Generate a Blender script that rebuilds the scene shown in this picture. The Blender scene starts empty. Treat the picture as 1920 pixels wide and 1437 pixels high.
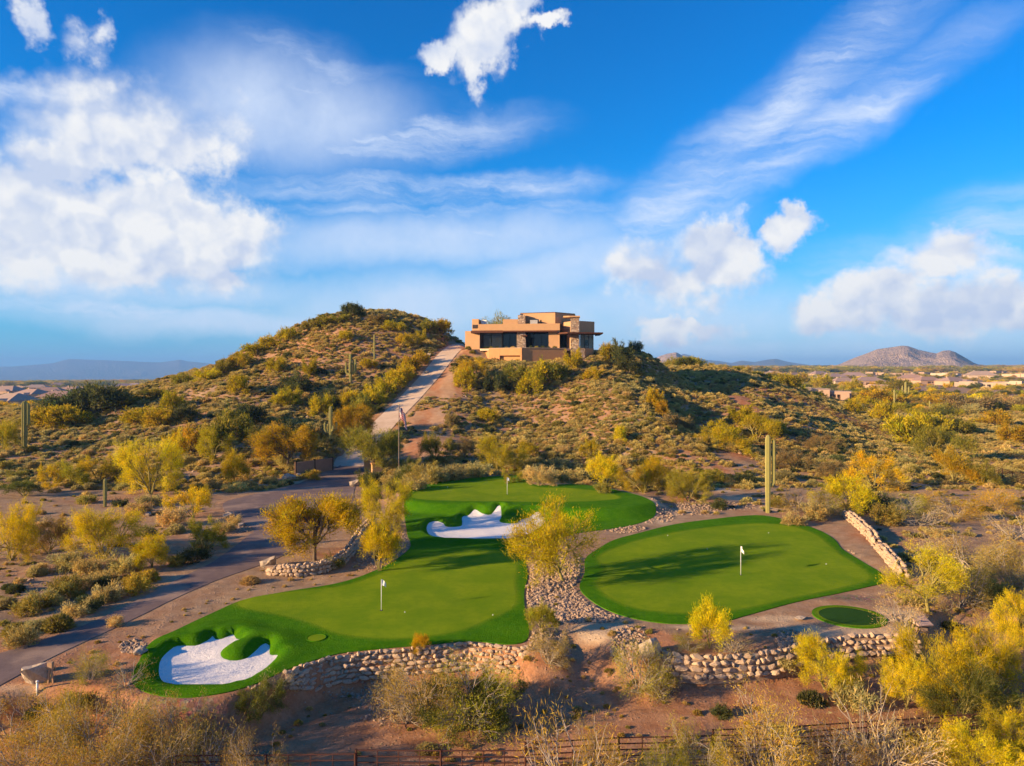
import bpy, math, random
import numpy as np
from mathutils import Vector, Matrix, geometry

random.seed(7)
RNG = np.random.default_rng(7)
R = math.radians
SC = bpy.context.scene
COL = SC.collection

# ------------------------------------------------------------------ camera
F = 1333.0            # focal length in photo pixels (1920 wide)
HZ = 690.0            # eye-level row
CH = 16.5             # metres above the practice greens
cam_data = bpy.data.cameras.new('camera')
cam = bpy.data.objects.new('camera', cam_data)
COL.objects.link(cam)
cam.location = (0, 0, CH)
cam.rotation_euler = (R(90), 0, 0)
cam_data.sensor_fit = 'HORIZONTAL'
cam_data.sensor_width = 36.0
cam_data.lens = 36.0 * F / 1920.0
cam_data.shift_y = -(718.5 - HZ) / 1920.0
cam_data.clip_start = 0.5
cam_data.clip_end = 60000
SC.camera = cam

# ------------------------------------------------------------------ light
SUN_AZ = R(-113)      # compass-like angle from +Y towards +X: left and a little behind the camera
SUN_EL = R(15)
sun_data = bpy.data.lights.new('sun', 'SUN')
sun_data.energy = 5.0
sun_data.angle = R(0.6)
sun_data.color = (1.0, 0.69, 0.37)
sun = bpy.data.objects.new('sun', sun_data)
COL.objects.link(sun)
to_sun = Vector((math.sin(SUN_AZ) * math.cos(SUN_EL), math.cos(SUN_AZ) * math.cos(SUN_EL), math.sin(SUN_EL)))
sun.rotation_euler = to_sun.to_track_quat('Z', 'Y').to_euler()
sun.location = (-60, -20, 60)

SC.view_settings.view_transform = 'Standard'
SC.view_settings.look = 'None'
SC.view_settings.exposure = 1.22
SC.view_settings.gamma = 1.0
SC.view_settings.use_curve_mapping = False
SC.cycles.use_denoising = True
SC.cycles.denoiser = 'OPENIMAGEDENOISE'
SC.cycles.max_bounces = 6
SC.cycles.diffuse_bounces = 3
SC.cycles.transparent_max_bounces = 8
SC.cycles.volume_bounces = 0
SC.cycles.use_adaptive_sampling = True
SC.cycles.adaptive_threshold = 0.02
SC.cycles.caustics_reflective = False
SC.cycles.caustics_refractive = False

# ------------------------------------------------------------------ node helper
class NT:
    def __init__(s, tree):
        s.t = tree
        s.n = tree.nodes
        s.l = tree.links
    def new(s, typ, **kw):
        n = s.n.new(typ)
        for k, v in kw.items():
            setattr(n, k, v)
        return n
    def put(s, sock, v):
        if hasattr(v, 'is_linked') or isinstance(v, bpy.types.NodeSocket):
            s.l.new(v, sock)
        elif v is not None:
            if isinstance(v, (tuple, list)) and len(v) == 3 and sock.type == 'RGBA':
                v = (*v, 1)
            sock.default_value = v
    def math(s, op, a, b=None, c=None, clamp=False):
        n = s.new('ShaderNodeMath', operation=op, use_clamp=clamp)
        for i, v in enumerate((a, b, c)):
            if v is not None:
                s.put(n.inputs[i], v)
        return n.outputs[0]
    def vmath(s, op, a, b=None, c=None):
        n = s.new('ShaderNodeVectorMath', operation=op)
        for i, v in enumerate((a, b, c)):
            if v is not None:
                s.put(n.inputs[i], v)
        return n.outputs['Value'] if op in ('LENGTH', 'DOT_PRODUCT', 'DISTANCE') else n.outputs[0]
    def noise(s, vec, scale, detail=4, rough=0.55, dist=0.0, out='Fac', dims='3D'):
        n = s.new('ShaderNodeTexNoise', noise_dimensions=dims)
        if vec is not None:
            s.put(n.inputs['Vector'], vec)
        n.inputs['Scale'].default_value = scale
        n.inputs['Detail'].default_value = detail
        n.inputs['Roughness'].default_value = rough
        n.inputs['Distortion'].default_value = dist
        return n.outputs[out]
    def voronoi(s, vec, scale, feature='F1', out='Distance'):
        n = s.new('ShaderNodeTexVoronoi', feature=feature)
        s.put(n.inputs['Vector'], vec)
        n.inputs['Scale'].default_value = scale
        return n.outputs[out]
    def ramp(s, fac, stops, interp='LINEAR'):
        n = s.new('ShaderNodeValToRGB')
        n.color_ramp.interpolation = interp
        el = n.color_ramp.elements
        while len(el) < len(stops):
            el.new(0.5)
        for e, (p, c) in zip(el, stops):
            e.position = p
            e.color = (*c, 1) if len(c) == 3 else c
        s.put(n.inputs[0], fac)
        return n.outputs[0]
    def mix(s, fac, a, b, blend='MIX'):
        n = s.new('ShaderNodeMix', data_type='RGBA', blend_type=blend)
        s.put(n.inputs[0], fac)
        s.put(n.inputs[6], a)
        s.put(n.inputs[7], b)
        return n.outputs[2]
    def sstep(s, v, lo, hi):
        n = s.new('ShaderNodeMapRange', interpolation_type='SMOOTHSTEP')
        s.put(n.inputs[0], v)
        n.inputs[1].default_value = lo
        n.inputs[2].default_value = hi
        return n.outputs[0]
    def bump(s, h, strength=0.5, dist=0.05):
        n = s.new('ShaderNodeBump')
        n.inputs['Strength'].default_value = strength
        n.inputs['Distance'].default_value = dist
        s.put(n.inputs['Height'], h)
        return n.outputs[0]

def material(name):
    m = bpy.data.materials.new(name)
    m.use_nodes = True
    nt = NT(m.node_tree)
    b = m.node_tree.nodes['Principled BSDF']
    b.inputs['Roughness'].default_value = 0.9
    b.inputs['Specular IOR Level'].default_value = 0.2
    return m, nt, b

# ------------------------------------------------------------------ sky
def px_dir(px, py):
    az = math.atan((px - 960) / F)
    el = math.atan((HZ - py) / F * math.cos(az))
    return az, el

world = bpy.data.worlds.new('World')
SC.world = world
world.use_nodes = True
world.cycles.sampling_method = 'MANUAL'
world.cycles.sample_map_resolution = 512
W = NT(world.node_tree)
W.n.clear()
out = W.new('ShaderNodeOutputWorld')
bg = W.new('ShaderNodeBackground')
bg.inputs['Strength'].default_value = 0.09
W.l.new(bg.outputs[0], out.inputs[0])
sky = W.new('ShaderNodeTexSky', sky_type='NISHITA')
sky.sun_disc = False
sky.sun_elevation = SUN_EL
sky.sun_rotation = SUN_AZ
sky.altitude = 700
sky.air_density = 1.0
sky.dust_density = 0.3
sky.ozone_density = 2.5
geo = W.new('ShaderNodeTexCoord')
D = geo.outputs['Generated']
sep = W.new('ShaderNodeSeparateXYZ')
W.l.new(D, sep.inputs[0])
az = W.math('ARCTAN2', sep.outputs[0], sep.outputs[1])
el = W.math('ARCSINE', sep.outputs[2])
# the cloud pattern in view goes on around the horizon, mirrored every 80 degrees
azm = W.math('SUBTRACT', W.math('PINGPONG', W.math('ADD', az, R(40)), R(80)), R(40))
cv = W.new('ShaderNodeCombineXYZ')
W.l.new(azm, cv.inputs[0]); W.l.new(el, cv.inputs[1])
CV = cv.outputs[0]
hs = W.new('ShaderNodeHueSaturation')
hs.inputs['Saturation'].default_value = 1.3
hs.inputs['Hue'].default_value = 0.5
hs.inputs['Value'].default_value = 1.0
W.l.new(sky.outputs[0], hs.inputs['Color'])
skycol = W.mix(1.0, hs.outputs[0], (0.015, 0.72, 1.06), 'MULTIPLY')

warp1 = W.vmath('SUBTRACT', W.noise(CV, 9, 5, 0.62, out='Color'), (0.5, 0.5, 0.5))
warp2 = W.vmath('SUBTRACT', W.noise(CV, 3.0, 2, 0.5, out='Color'), (0.5, 0.5, 0.5))
CW = W.vmath('ADD', CV, W.vmath('SCALE', warp1, None)) if False else None
def vscale(v, k):
    n = W.new('ShaderNodeVectorMath', operation='SCALE')
    W.put(n.inputs[0], v)
    n.inputs['Scale'].default_value = k
    return n.outputs[0]
CUM = W.vmath('ADD', CV, W.vmath('ADD', vscale(warp1, 0.10), vscale(W.vmath('SUBTRACT', W.noise(CV, 34, 4, 0.65, out='Color'), (0.5, 0.5, 0.5)), 0.035)))
CIR = W.vmath('ADD', CV, W.vmath('ADD', vscale(warp2, 0.07), vscale(warp1, 0.05)))
def ell(vec, px, py, rx, ry, rot=0.0):
    a, e = px_dir(px, py)
    m = W.new('ShaderNodeMapping', vector_type='TEXTURE')
    W.put(m.inputs['Vector'], vec)
    m.inputs['Location'].default_value = (a, e, 0)
    m.inputs['Rotation'].default_value = (0, 0, R(rot))
    m.inputs['Scale'].default_value = (rx / F, ry / F, 1)
    return W.vmath('LENGTH', m.outputs[0])
def field(vec, items):
    f = None
    for it in items:
        l = ell(vec, *it)
        f = l if f is None else W.math('SMOOTH_MIN', f, l, 0.15)
    return f
CUMULUS = [(225, 225, 190, 88), (340, 265, 115, 66), (85, 290, 80, 46), (90, 410, 215, 105), (320, 410, 185, 88), (440, 440, 92, 70),
           (40, 350, 120, 70), (430, 515, 50, 30), (250, 490, 240, 44, -4),
           (905, 78, 82, 58, 20), (960, 28, 48, 52), (890, 132, 32, 40), (1018, 46, 42, 18, 20), (826, 95, 45, 28, 20),
           (50, 22, 30, 36), (158, 72, 48, 32), (200, 42, 20, 28),
           (1230, 500, 112, 60), (1338, 472, 74, 54), (1300, 520, 130, 54), (1165, 510, 55, 36),
           (1478, 442, 50, 42), (1488, 407, 28, 28), (1446, 432, 20, 18),
           (1765, 475, 84, 44), (1640, 570, 105, 54), (1560, 590, 65, 32), (1745, 590, 130, 50), (1880, 575, 120, 56),
           (1250, 628, 40, 28), (1310, 610, 120, 18)]
CIRRUS_L = [(590, 190, 190, 74, -8), (740, 265, 240, 40, 6), (640, 240, 200, 56), (760, 360, 280, 26, 0), (950, 350, 200, 20, 3), (880, 430, 260, 20, 5), (860, 395, 300, 16, 2),
            (300, 575, 520, 34, 0), (860, 560, 420, 62, 5), (1150, 600, 380, 50, 0), (60, 165, 90, 14, 8), (1330, 640, 700, 26, 0), (1750, 640, 320, 40, 0)]
CIRRUS_R = [(1250, 385, 470, 58, 33), (1480, 205, 270, 44, 39), (1000, 500, 260, 46, 18), (1520, 270, 260, 40, 27), (1640, 200, 150, 24, 22), (1820, 450, 130, 60, 20), (1720, 540, 260, 80, 8)]
VEIL = [(1160, 600, 480, 70, 0), (1720, 610, 330, 75, 0), (820, 575, 320, 60, 4), (1010, 520, 280, 60, 16), (430, 600, 300, 26, 0), (240, 535, 300, 34, 0), (560, 215, 190, 80, -6), (1400, 660, 700, 36, 0), (830, 450, 330, 46, 4)]
fc = field(CUM, CUMULUS)
fine = W.noise(CV, 34, 6, 0.66)
big = W.noise(CV, 7, 4, 0.55)
wob = W.vmath('ADD', CV, vscale(W.vmath('SUBTRACT', W.noise(CV, 20, 3, 0.6, out='Color'), (0.5, 0.5, 0.5)), 0.05))
woff = W.vmath('ADD', wob, (-0.012, 0.022, 0))
va, vb = W.voronoi(wob, 14), W.voronoi(wob, 37)
va2, vb2 = W.voronoi(woff, 14), W.voronoi(woff, 37)
def lin(*terms):
    r = None
    for k, t, c in terms:
        x = W.math('MULTIPLY_ADD', t, k, c)
        r = x if r is None else W.math('ADD', r, x)
    return r
edge = W.math('ADD', fc, lin((0.46, va, -0.20), (0.26, vb, -0.11), (0.55, fine, -0.275)))
soft = W.sstep(W.noise(CV, 5.0, 3, 0.5), 0.46, 0.72)
cum_d = W.math('DIVIDE', W.math('SUBTRACT', 1.24, edge), W.math('ADD', 0.60, W.math('MULTIPLY', soft, 0.95)), clamp=True)
cum_d = W.math('MULTIPLY', W.math('MULTIPLY', cum_d, cum_d), W.math('SUBTRACT', 3.0, W.math('MULTIPLY', cum_d, 2.0)))
# billows: the side of each puff that faces the light (up and left) is white, the far side blue-grey
relief = lin((1.5, W.math('SUBTRACT', va2, va), 0.0), (0.8, W.math('SUBTRACT', vb2, vb), 0.0))
lit = W.math('ADD', W.math('ADD', 0.60, relief), W.math('MULTIPLY', W.math('SUBTRACT', big, 0.5), 1.9), clamp=True)
cum_col = W.mix(lit, (2.9, 3.3, 4.2), (4.55, 4.55, 4.6))
# cirrus, streaked along its drift
def streaks(rot, sx, sy, items, lo):
    st = W.new('ShaderNodeMapping', vector_type='POINT')
    W.put(st.inputs['Vector'], CIR)
    st.inputs['Rotation'].default_value = (0, 0, R(rot))
    st.inputs['Scale'].default_value = (sx, sy, 1)
    s_ = W.noise(st.outputs[0], 1.6, 7, 0.66)
    return W.math('MULTIPLY', W.sstep(field(CIR, items), 1.6, 0.1), W.math('MULTIPLY_ADD', W.sstep(s_, 0.30, 0.78), 1.0 - lo, lo))
cir_d = W.math('MAXIMUM', streaks(-3, 3.0, 15, CIRRUS_L, 0.10), streaks(-34, 2.4, 15, CIRRUS_R, 0.18))
veil = W.math('MULTIPLY', W.sstep(field(CIR, VEIL), 1.7, 0.25), W.math('MULTIPLY_ADD', W.noise(CIR, 6, 5, 0.6), 1.2, 0.12))
cir_d = W.math('MAXIMUM', W.math('MULTIPLY', cir_d, 0.98), W.math('MULTIPLY', veil, 0.95, clamp=True))
# pale air near the horizon
low = W.math('POWER', W.math('SUBTRACT', 1.0, W.math('MULTIPLY', W.math('ABSOLUTE', el), 1.0 / R(17), clamp=True), clamp=True), 1.6)
skycol = W.mix(W.math('MULTIPLY', low, 0.8), skycol, (1.15, 2.15, 3.9))
c1 = W.mix(cir_d, skycol, (3.6, 4.1, 5.0))
c2 = W.mix(cum_d, c1, cum_col)
W.l.new(c2, bg.inputs['Color'])

# ------------------------------------------------------------------ tags
def tag(o, label=None, cat=None, group=None, kind=None):
    if label: o['label'] = label
    if cat: o['category'] = cat
    if group: o['group'] = group
    if kind: o['kind'] = kind
    return o

def mesh_np(name, v, f, mat=None, smooth=False):
    """numpy verts (n,3) and faces (m,3|4) -> mesh"""
    me = bpy.data.meshes.new(name)
    v = np.asarray(v, np.float32); f = np.asarray(f, np.int32)
    me.vertices.add(len(v)); me.vertices.foreach_set('co', v.ravel())
    k = f.shape[1]
    me.loops.add(f.size); me.loops.foreach_set('vertex_index', f.ravel())
    me.polygons.add(len(f))
    me.polygons.foreach_set('loop_start', np.arange(0, f.size, k, dtype=np.int32))
    me.polygons.foreach_set('loop_total', np.full(len(f), k, np.int32))
    me.polygons.foreach_set('use_smooth', np.full(len(f), smooth))
    me.update(calc_edges=True)
    if mat: me.materials.append(mat)
    return me

def mesh_pd(name, v, f, mat=None, smooth=False):
    me = bpy.data.meshes.new(name)
    me.from_pydata([tuple(map(float, p)) for p in v], [], f)
    if smooth:
        me.polygons.foreach_set('use_smooth', [True] * len(me.polygons))
    me.update()
    if mat: me.materials.append(mat)
    return me

def obj(name, me, parent=None, loc=(0, 0, 0), rz=0.0, scale=None):
    o = bpy.data.objects.new(name, me)
    COL.objects.link(o)
    o.location = loc
    o.rotation_euler = (0, 0, rz)
    if scale is not None:
        o.scale = (scale, scale, scale) if isinstance(scale, (int, float)) else scale
    if parent: o.parent = parent
    return o

def empty(name, loc=(0, 0, 0), rz=0.0):
    o = bpy.data.objects.new(name, None)
    o.empty_display_size = 0.3
    COL.objects.link(o)
    o.location = loc
    o.rotation_euler = (0, 0, rz)
    return o

# ------------------------------------------------------------------ noise in numpy
_lat = np.random.default_rng(11).random((256, 256)).astype(np.float64)
def vnoise(x, y):
    xi = np.floor(x).astype(int); yi = np.floor(y).astype(int)
    fx = x - xi; fy = y - yi
    fx = fx * fx * fx * (fx * (fx * 6 - 15) + 10); fy = fy * fy * fy * (fy * (fy * 6 - 15) + 10)
    a = _lat[xi & 255, yi & 255]; b = _lat[(xi + 1) & 255, yi & 255]
    c = _lat[xi & 255, (yi + 1) & 255]; d = _lat[(xi + 1) & 255, (yi + 1) & 255]
    return (a * (1 - fx) + b * fx) * (1 - fy) + (c * (1 - fx) + d * fx) * fy - 0.5
def fbm(x, y, o=4, g=0.5):
    s = 0; a = 1.0
    for i in range(o):
        s = s + a * vnoise(x * 2 ** i + 17.3 * i, y * 2 ** i + 31.7 * i); a *= g
    return s
def sstep(a, b, x):
    t = np.clip((x - a) / (b - a), 0, 1)
    return t * t * (3 - 2 * t)

# ------------------------------------------------------------------ pixels to the place
def P(px, py, d):                       # a pixel and a distance -> point
    return ((px - 960) / F * d, d, CH - (py - HZ) / F * d)
def flat(px, py, z=0.0):                # a pixel on the level plane z
    d = (CH - z) * F / (py - HZ)
    return ((px - 960) / F * d, d)
def to_px(x, y, z):
    return 960 + F * x / y, HZ + F * (CH - z) / y
def smooth_closed(pts, n=5):
    pts = np.array(pts, float); out = []
    N = len(pts)
    for i in range(N):
        p0, p1, p2, p3 = pts[i - 1], pts[i], pts[(i + 1) % N], pts[(i + 2) % N]
        for t in np.arange(n) / n:
            out.append(0.5 * ((2 * p1) + (-p0 + p2) * t + (2 * p0 - 5 * p1 + 4 * p2 - p3) * t * t + (-p0 + 3 * p1 - 3 * p2 + p3) * t ** 3))
    return np.array(out)
def smooth_open(pts, n=8):
    pts = np.array(pts, float)
    q = np.vstack([2 * pts[0] - pts[1], pts, 2 * pts[-1] - pts[-2]]); out = []
    for i in range(1, len(q) - 2):
        p0, p1, p2, p3 = q[i - 1], q[i], q[i + 1], q[i + 2]
        for t in np.arange(n) / n:
            out.append(0.5 * ((2 * p1) + (-p0 + p2) * t + (2 * p0 - 5 * p1 + 4 * p2 - p3) * t * t + (-p0 + 3 * p1 - 3 * p2 + p3) * t ** 3))
    out.append(pts[-1])
    return np.array(out)
def inside(poly, x, y):
    r = np.zeros(np.shape(x), bool)
    n = len(poly)
    for i in range(n):
        x1, y1 = poly[i - 1]; x2, y2 = poly[i]
        if y1 == y2: continue
        c = ((y1 > y) != (y2 > y)) & (x < (x2 - x1) * (y - y1) / (y2 - y1) + x1)
        r ^= c
    return r
def seg_dist(poly, x, y, closed=True):
    best = np.full(np.shape(x), 1e9); tt = np.zeros(np.shape(x))
    n = len(poly)
    for i in range(0 if closed else 1, n):
        x1, y1 = poly[i - 1]; x2, y2 = poly[i]
        dx, dy = x2 - x1, y2 - y1
        t = np.clip(((x - x1) * dx + (y - y1) * dy) / (dx * dx + dy * dy + 1e-9), 0, 1)
        d = np.hypot(x - x1 - t * dx, y - y1 - t * dy)
        m = d < best
        best = np.where(m, d, best); tt = np.where(m, i - 1 + t, tt)
    return (best, tt)
def sdist(poly, x, y):
    """signed distance, negative inside; far points get a rough value"""
    poly = np.asarray(poly)
    x = np.asarray(x, float); y = np.asarray(y, float)
    out = np.full(x.shape, 99.0)
    m = (x > poly[:, 0].min() - 8) & (x < poly[:, 0].max() + 8) & (y > poly[:, 1].min() - 8) & (y < poly[:, 1].max() + 8)
    if m.any():
        d, _ = seg_dist(poly, x[m], y[m])
        out[m] = np.where(inside(poly, x[m], y[m]), -d, d)
    return out

# ------------------------------------------------------------------ outlines traced on the ground
def trace(pts, z=0.0, n=5):
    return smooth_closed([flat(a, b, z) for a, b in pts], n)
def crop(pts, s, ox, oy):
    return [(a / s + ox, b / s + oy) for a, b in pts]
Z2 = 0.9      # level of the upper green
def zfade(py):
    return Z2 * float(sstep(985, 945, np.array(py)))
TURF1_PX = [(1228, 945), (1224, 962), (1190, 984), (1140, 993), (1085, 1000), (1040, 1012), (1000, 1030), (986, 1050), (990, 1080), (983, 1110),
            (985, 1150), (992, 1180), (985, 1203), (950, 1209), (880, 1203), (800, 1210), (720, 1217), (640, 1226), (580, 1242), (530, 1262),
            (480, 1285), (420, 1302), (350, 1310), (290, 1305), (255, 1290), (247, 1268), (262, 1240), (285, 1208), (330, 1183), (400, 1150),
            (460, 1125), (540, 1110), (640, 1093), (710, 1068), (750, 1045), (770, 1025), (764, 1003), (760, 975), (758, 950), (762, 928),
            (800, 909), (880, 897), (940, 893), (975, 893), (992, 905), (1015, 911), (1080, 909), (1150, 919), (1200, 931)]
TURF1 = smooth_closed([flat(a, b, zfade(b)) for a, b in TURF1_PX])
GREEN1 = trace([(967, 1056), (962, 1090), (966, 1120), (960, 1139), (925, 1157), (870, 1180), (800, 1194), (720, 1198), (640, 1190), (575, 1166), (520, 1152),
                (455, 1140), (450, 1128), (490, 1118), (570, 1110), (650, 1099), (715, 1077), (770, 1050), (830, 1037), (900, 1030), (950, 1037)])
GREEN2 = trace([(775, 934), (850, 940), (960, 941), (1040, 943), (1110, 941), (1160, 935), (1130, 924), (1060, 917), (1005, 915), (975, 903), (930, 900), (850, 908), (795, 920)], Z2)
TURF3 = trace([(1112, 1036), (1150, 1014), (1200, 1000), (1260, 985), (1330, 975), (1418, 967), (1476, 976), (1535, 995), (1565, 1013), (1580, 1031), (1620, 1056), (1655, 1078),
               (1657, 1093), (1620, 1103), (1565, 1115), (1492, 1130), (1400, 1155), (1356, 1166), (1277, 1171), (1215, 1166), (1154, 1151), (1111, 1129), (1087, 1103), (1096, 1075), (1097, 1050)])
GREEN3 = trace([(1126, 1044), (1180, 1020), (1250, 1003), (1330, 990), (1418, 983), (1480, 988), (1525, 1003), (1550, 1022), (1570, 1040), (1600, 1058), (1626, 1078), (1620, 1090),
                (1560, 1106), (1480, 1122), (1400, 1140), (1340, 1148), (1270, 1150), (1200, 1143), (1150, 1124), (1124, 1102), (1128, 1085), (1138, 1068)])
BUNK1 = trace(crop([(895, 300), (900, 230), (940, 175), (1000, 142), (1100, 140), (1165, 112), (1195, 88), (1212, 104), (1250, 102), (1310, 80), (1330, 102), (1362, 104), (1330, 130),
                    (1270, 150), (1240, 185), (1258, 215), (1310, 226), (1380, 215), (1430, 178), (1480, 132), (1515, 142), (1518, 190), (1562, 196), (1500, 260), (1440, 300), (1360, 340),
                    (1240, 362), (1100, 363), (980, 356), (920, 340)], 3, 0, 1160), 0.0, 3)
BUNK2 = trace(crop([(1045, 412), (1060, 388), (1100, 378), (1145, 388), (1165, 408), (1230, 408), (1262, 396), (1262, 352), (1300, 346), (1340, 335), (1385, 342), (1440, 345), (1490, 328), (1502, 350),
                    (1490, 376), (1530, 388), (1595, 388), (1622, 368), (1680, 358), (1730, 352), (1768, 376), (1735, 412), (1690, 442), (1600, 478), (1500, 490), (1300, 486), (1150, 480), (1080, 466), (1050, 440)],
                   3.265, 480, 860), 0.0, 3)
def ring(px, py, rx, ry, n=28, z=0.0):
    cx, cy = flat(px, py, z)
    k = cy / F
    return np.array([(cx + rx * k * math.cos(t), cy + ry * math.sin(t)) for t in np.linspace(0, 2 * math.pi, n, endpoint=False)])
TEE = ring(1592, 1157, 65, 2.15, 40)
TEE_IN = ring(1592, 1157, 53, 1.72, 40)
CREST2 = trace([(772, 937), (830, 944), (900, 944), (980, 947), (1040, 951), (1100, 954), (1165, 952), (1222, 943), (1205, 931), (1160, 918), (1080, 908), (1000, 905), (985, 892), (900, 893), (800, 905), (755, 925)], Z2)
PLAT1 = np.array([flat(a, b) for a, b in [(1010, 1212), (985, 1213), (950, 1214), (880, 1208), (800, 1215), (720, 1222), (640, 1231), (580, 1247), (530, 1268), (480, 1291), (420, 1308), (350, 1317), (285, 1312),
                                          (235, 1300), (150, 1290), (60, 1292), (-150, 1330)]] + [(-60, 60), (-60, 110), (20, 110), flat(1020, 1130)])
PLAT3 = np.array([flat(a, b) for a, b in [(1195, 1213), (1230, 1222), (1290, 1232), (1350, 1232), (1420, 1226), (1480, 1216), (1540, 1200), (1600, 1192), (1660, 1190), (1722, 1194), (1740, 1160), (1790, 1120), (1800, 1060)]] + [(60, 90), (5, 110), (3, 60), flat(1085, 1165), flat(1150, 1195)])
ASPH = trace([(690, 878), (672, 900), (663, 925), (668, 950), (640, 985), (585, 1015), (535, 1040), (490, 1060), (400, 1092), (330, 1122), (270, 1152), (190, 1190), (100, 1232), (0, 1286), (-90, 1335),
              (-190, 1330), (-90, 1262), (0, 1226), (100, 1194), (180, 1164), (250, 1130), (330, 1090), (400, 1055), (462, 1008), (474, 992), (430, 968), (417, 950), (430, 938), (490, 922), (560, 904), (622, 880), (655, 873)], 0.0, 4)
DRIVE_C = [P(657, 876, 118), P(668, 855, 123), P(690, 828, 130), P(725, 790, 142), P(770, 745, 156), P(809, 702, 170), P(836, 668, 182), P(853, 652, 192), P(862, 647, 202), P(868, 645, 214)]
DRIVE = smooth_open(DRIVE_C, 8)
HOUSE_PAD = np.array([(x, y) for x, y in [((872 - 960) / F * 186, 184), ((920 - 960) / F * 182, 185.2), ((978 - 960) / F * 178, 181.2), ((1062 - 960) / F * 181, 184.4), ((1112 - 960) / F * 183, 187), ((1150 - 960) / F * 183, 190), (27, 214), (-13.6, 214)]])

# ------------------------------------------------------------------ terrain
def far_h(x, y):
    r = np.hypot(x, y) + 1e-6
    a = np.degrees(np.arctan2(x, y))
    left = -2.0 - 0.0135 * np.maximum(r - 300, 0)
    right = 0.5 + 0.0056 * np.maximum(np.minimum(r, 3500) - 300, 0)
    w = sstep(-14, 10, a)
    return left * (1 - w) + right * w
CP = []
def cp(px, py, d): CP.append(P(px, py, d))
def cw(x, y, z): CP.append((x, y, z))
for x in (-45, -22, 0, 22, 40):
    for y in (54, 62, 78, 92): cw(x, y, 0)
for x in (-30, -15, 0, 15, 30):
    cw(x, 40.5, -1.5); cw(x, 34, -1.8); cw(x, 24, -2.0); cw(x * 1.3, 5, -3.0)
[cw(x, 44.5, -1.35) for x in (-12, -6, 0, 8, 14, 20, 25)]
cw(-22, 40, -0.9); cw(-34, 42, 0.0); cw(-46, 42, 0.2); cw(-60, 50, 0.3); cw(-70, 75, 0.4); cw(34, 47, -0.4); cw(45, 46, -0.6); cw(60, 60, -0.6); cw(60, 80, -0.3); cw(70, 100, -0.3)
for x, y in ((-90, -50), (0, -55), (90, -50), (-120, 20), (120, 20), (-200, -20), (200, -20)): cw(x, y, -3.5)
# left desert and left hill
for q in [(0, 905, 101), (150, 905, 102), (300, 905, 103), (430, 900, 105), (550, 890, 109), (0, 850, 126), (120, 850, 126), (300, 850, 121), (420, 850, 118), (520, 850, 119), (600, 852, 121),
          (0, 800, 155), (150, 800, 150), (300, 790, 146), (420, 780, 143), (500, 780, 144), (560, 775, 147), (620, 800, 138), (640, 770, 149), (690, 765, 151),
          (200, 752, 180), (300, 740, 172), (400, 730, 165), (500, 705, 173), (560, 690, 174), (620, 715, 166), (690, 720, 164), (735, 715, 166),
          (0, 772, 185), (100, 757, 193), (200, 739, 198), (300, 714, 203), (400, 691, 203), (440, 668, 203), (480, 650, 202), (520, 632, 201), (560, 616, 200), (600, 602, 199), (640, 594, 199), (700, 592, 201), (760, 597, 203), (810, 607, 206), (840, 620, 210), (858, 634, 214),
          (560, 650, 188), (620, 640, 185), (680, 640, 185), (740, 640, 187), (790, 650, 190), (820, 640, 196), (700, 680, 175), (760, 680, 178),
          (-250, 800, 170), (-250, 860, 130), (-300, 780, 200)]: cp(*q)
# behind the left hill
for px, d, z in [(0, 240, 1), (200, 250, 4), (400, 255, 9), (560, 255, 16), (700, 260, 22), (820, 262, 18), (0, 300, -2), (300, 310, -2), (600, 320, 3), (800, 330, 5), (900, 300, 12)]: cw((px - 960) / F * d, d, z)
# along the drive
for q in DRIVE_C: CP.append(q)
# house knoll
for q in [(880, 690, 174), (940, 690, 173), (1000, 688, 173), (1060, 686, 174), (1110, 682, 177), (1150, 668, 185), (1200, 662, 192), (1225, 672, 194), (860, 720, 163), (930, 735, 162), (1000, 735, 161), (1080, 735, 157), (1150, 718, 160), (1172, 695, 170), (1202, 735, 148), (1242, 780, 132), (1270, 820, 121), (1290, 850, 114), (920, 685, 177.5), (945, 685, 176.5), (978, 686, 174), (1020, 685, 175.5), (1060, 682, 178),
          (850, 770, 146), (930, 785, 148), (1000, 785, 145), (1080, 785, 140), (820, 830, 127), (900, 838, 128), (1000, 838, 126), (1100, 838, 122), (1200, 835, 118),
          (820, 880, 112), (900, 878, 113), (1000, 878, 113), (1100, 880, 112), (1200, 888, 109),
          (1300, 757, 182), (1300, 727, 203), (1285, 702, 222), (1310, 803, 150), (1315, 835, 132),
          (1340, 687, 255), (1368, 694, 232), (1385, 712, 208), (1392, 745, 172), (1400, 785, 148), (1410, 850, 122), (1430, 910, 99),
          (1480, 733, 222), (1480, 780, 172), (1480, 830, 138), (1500, 900, 104), (1560, 775, 188), (1580, 830, 143), (1650, 812, 172), (1650, 870, 122), (1720, 850, 140), (1800, 885, 114), (1880, 915, 99),
          (1950, 950, 86), (1750, 810, 182), (1900, 830, 158), (1700, 780, 238), (1900, 790, 220)]: cp(*q)
for px, d, z in [(960, 200, 21.3), (900, 200, 21.5), (1050, 200, 21.3), (1110, 200, 21), (960, 230, 19), (1100, 235, 17), (1200, 235, 16.5), (960, 270, 12), (1100, 280, 11), (1250, 270, 12.5), (1350, 300, 12), (1420, 270, 11), (1500, 270, 5), (1450, 330, 5), (1600, 290, 2.5), (1800, 280, 1), (2100, 250, 0), (1250, 340, 6), (1000, 350, 4), (2200, 150, 0), (2300, 100, -0.5)]: cw((px - 960) / F * d, d, z)
BX0, BX1, BY0, BY1, BS = -320.0, 360.0, -70.0, 430.0, 2.0
for x in np.linspace(BX0, BX1, 9):
    cw(x, BY1, float(far_h(x, BY1)))
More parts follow.
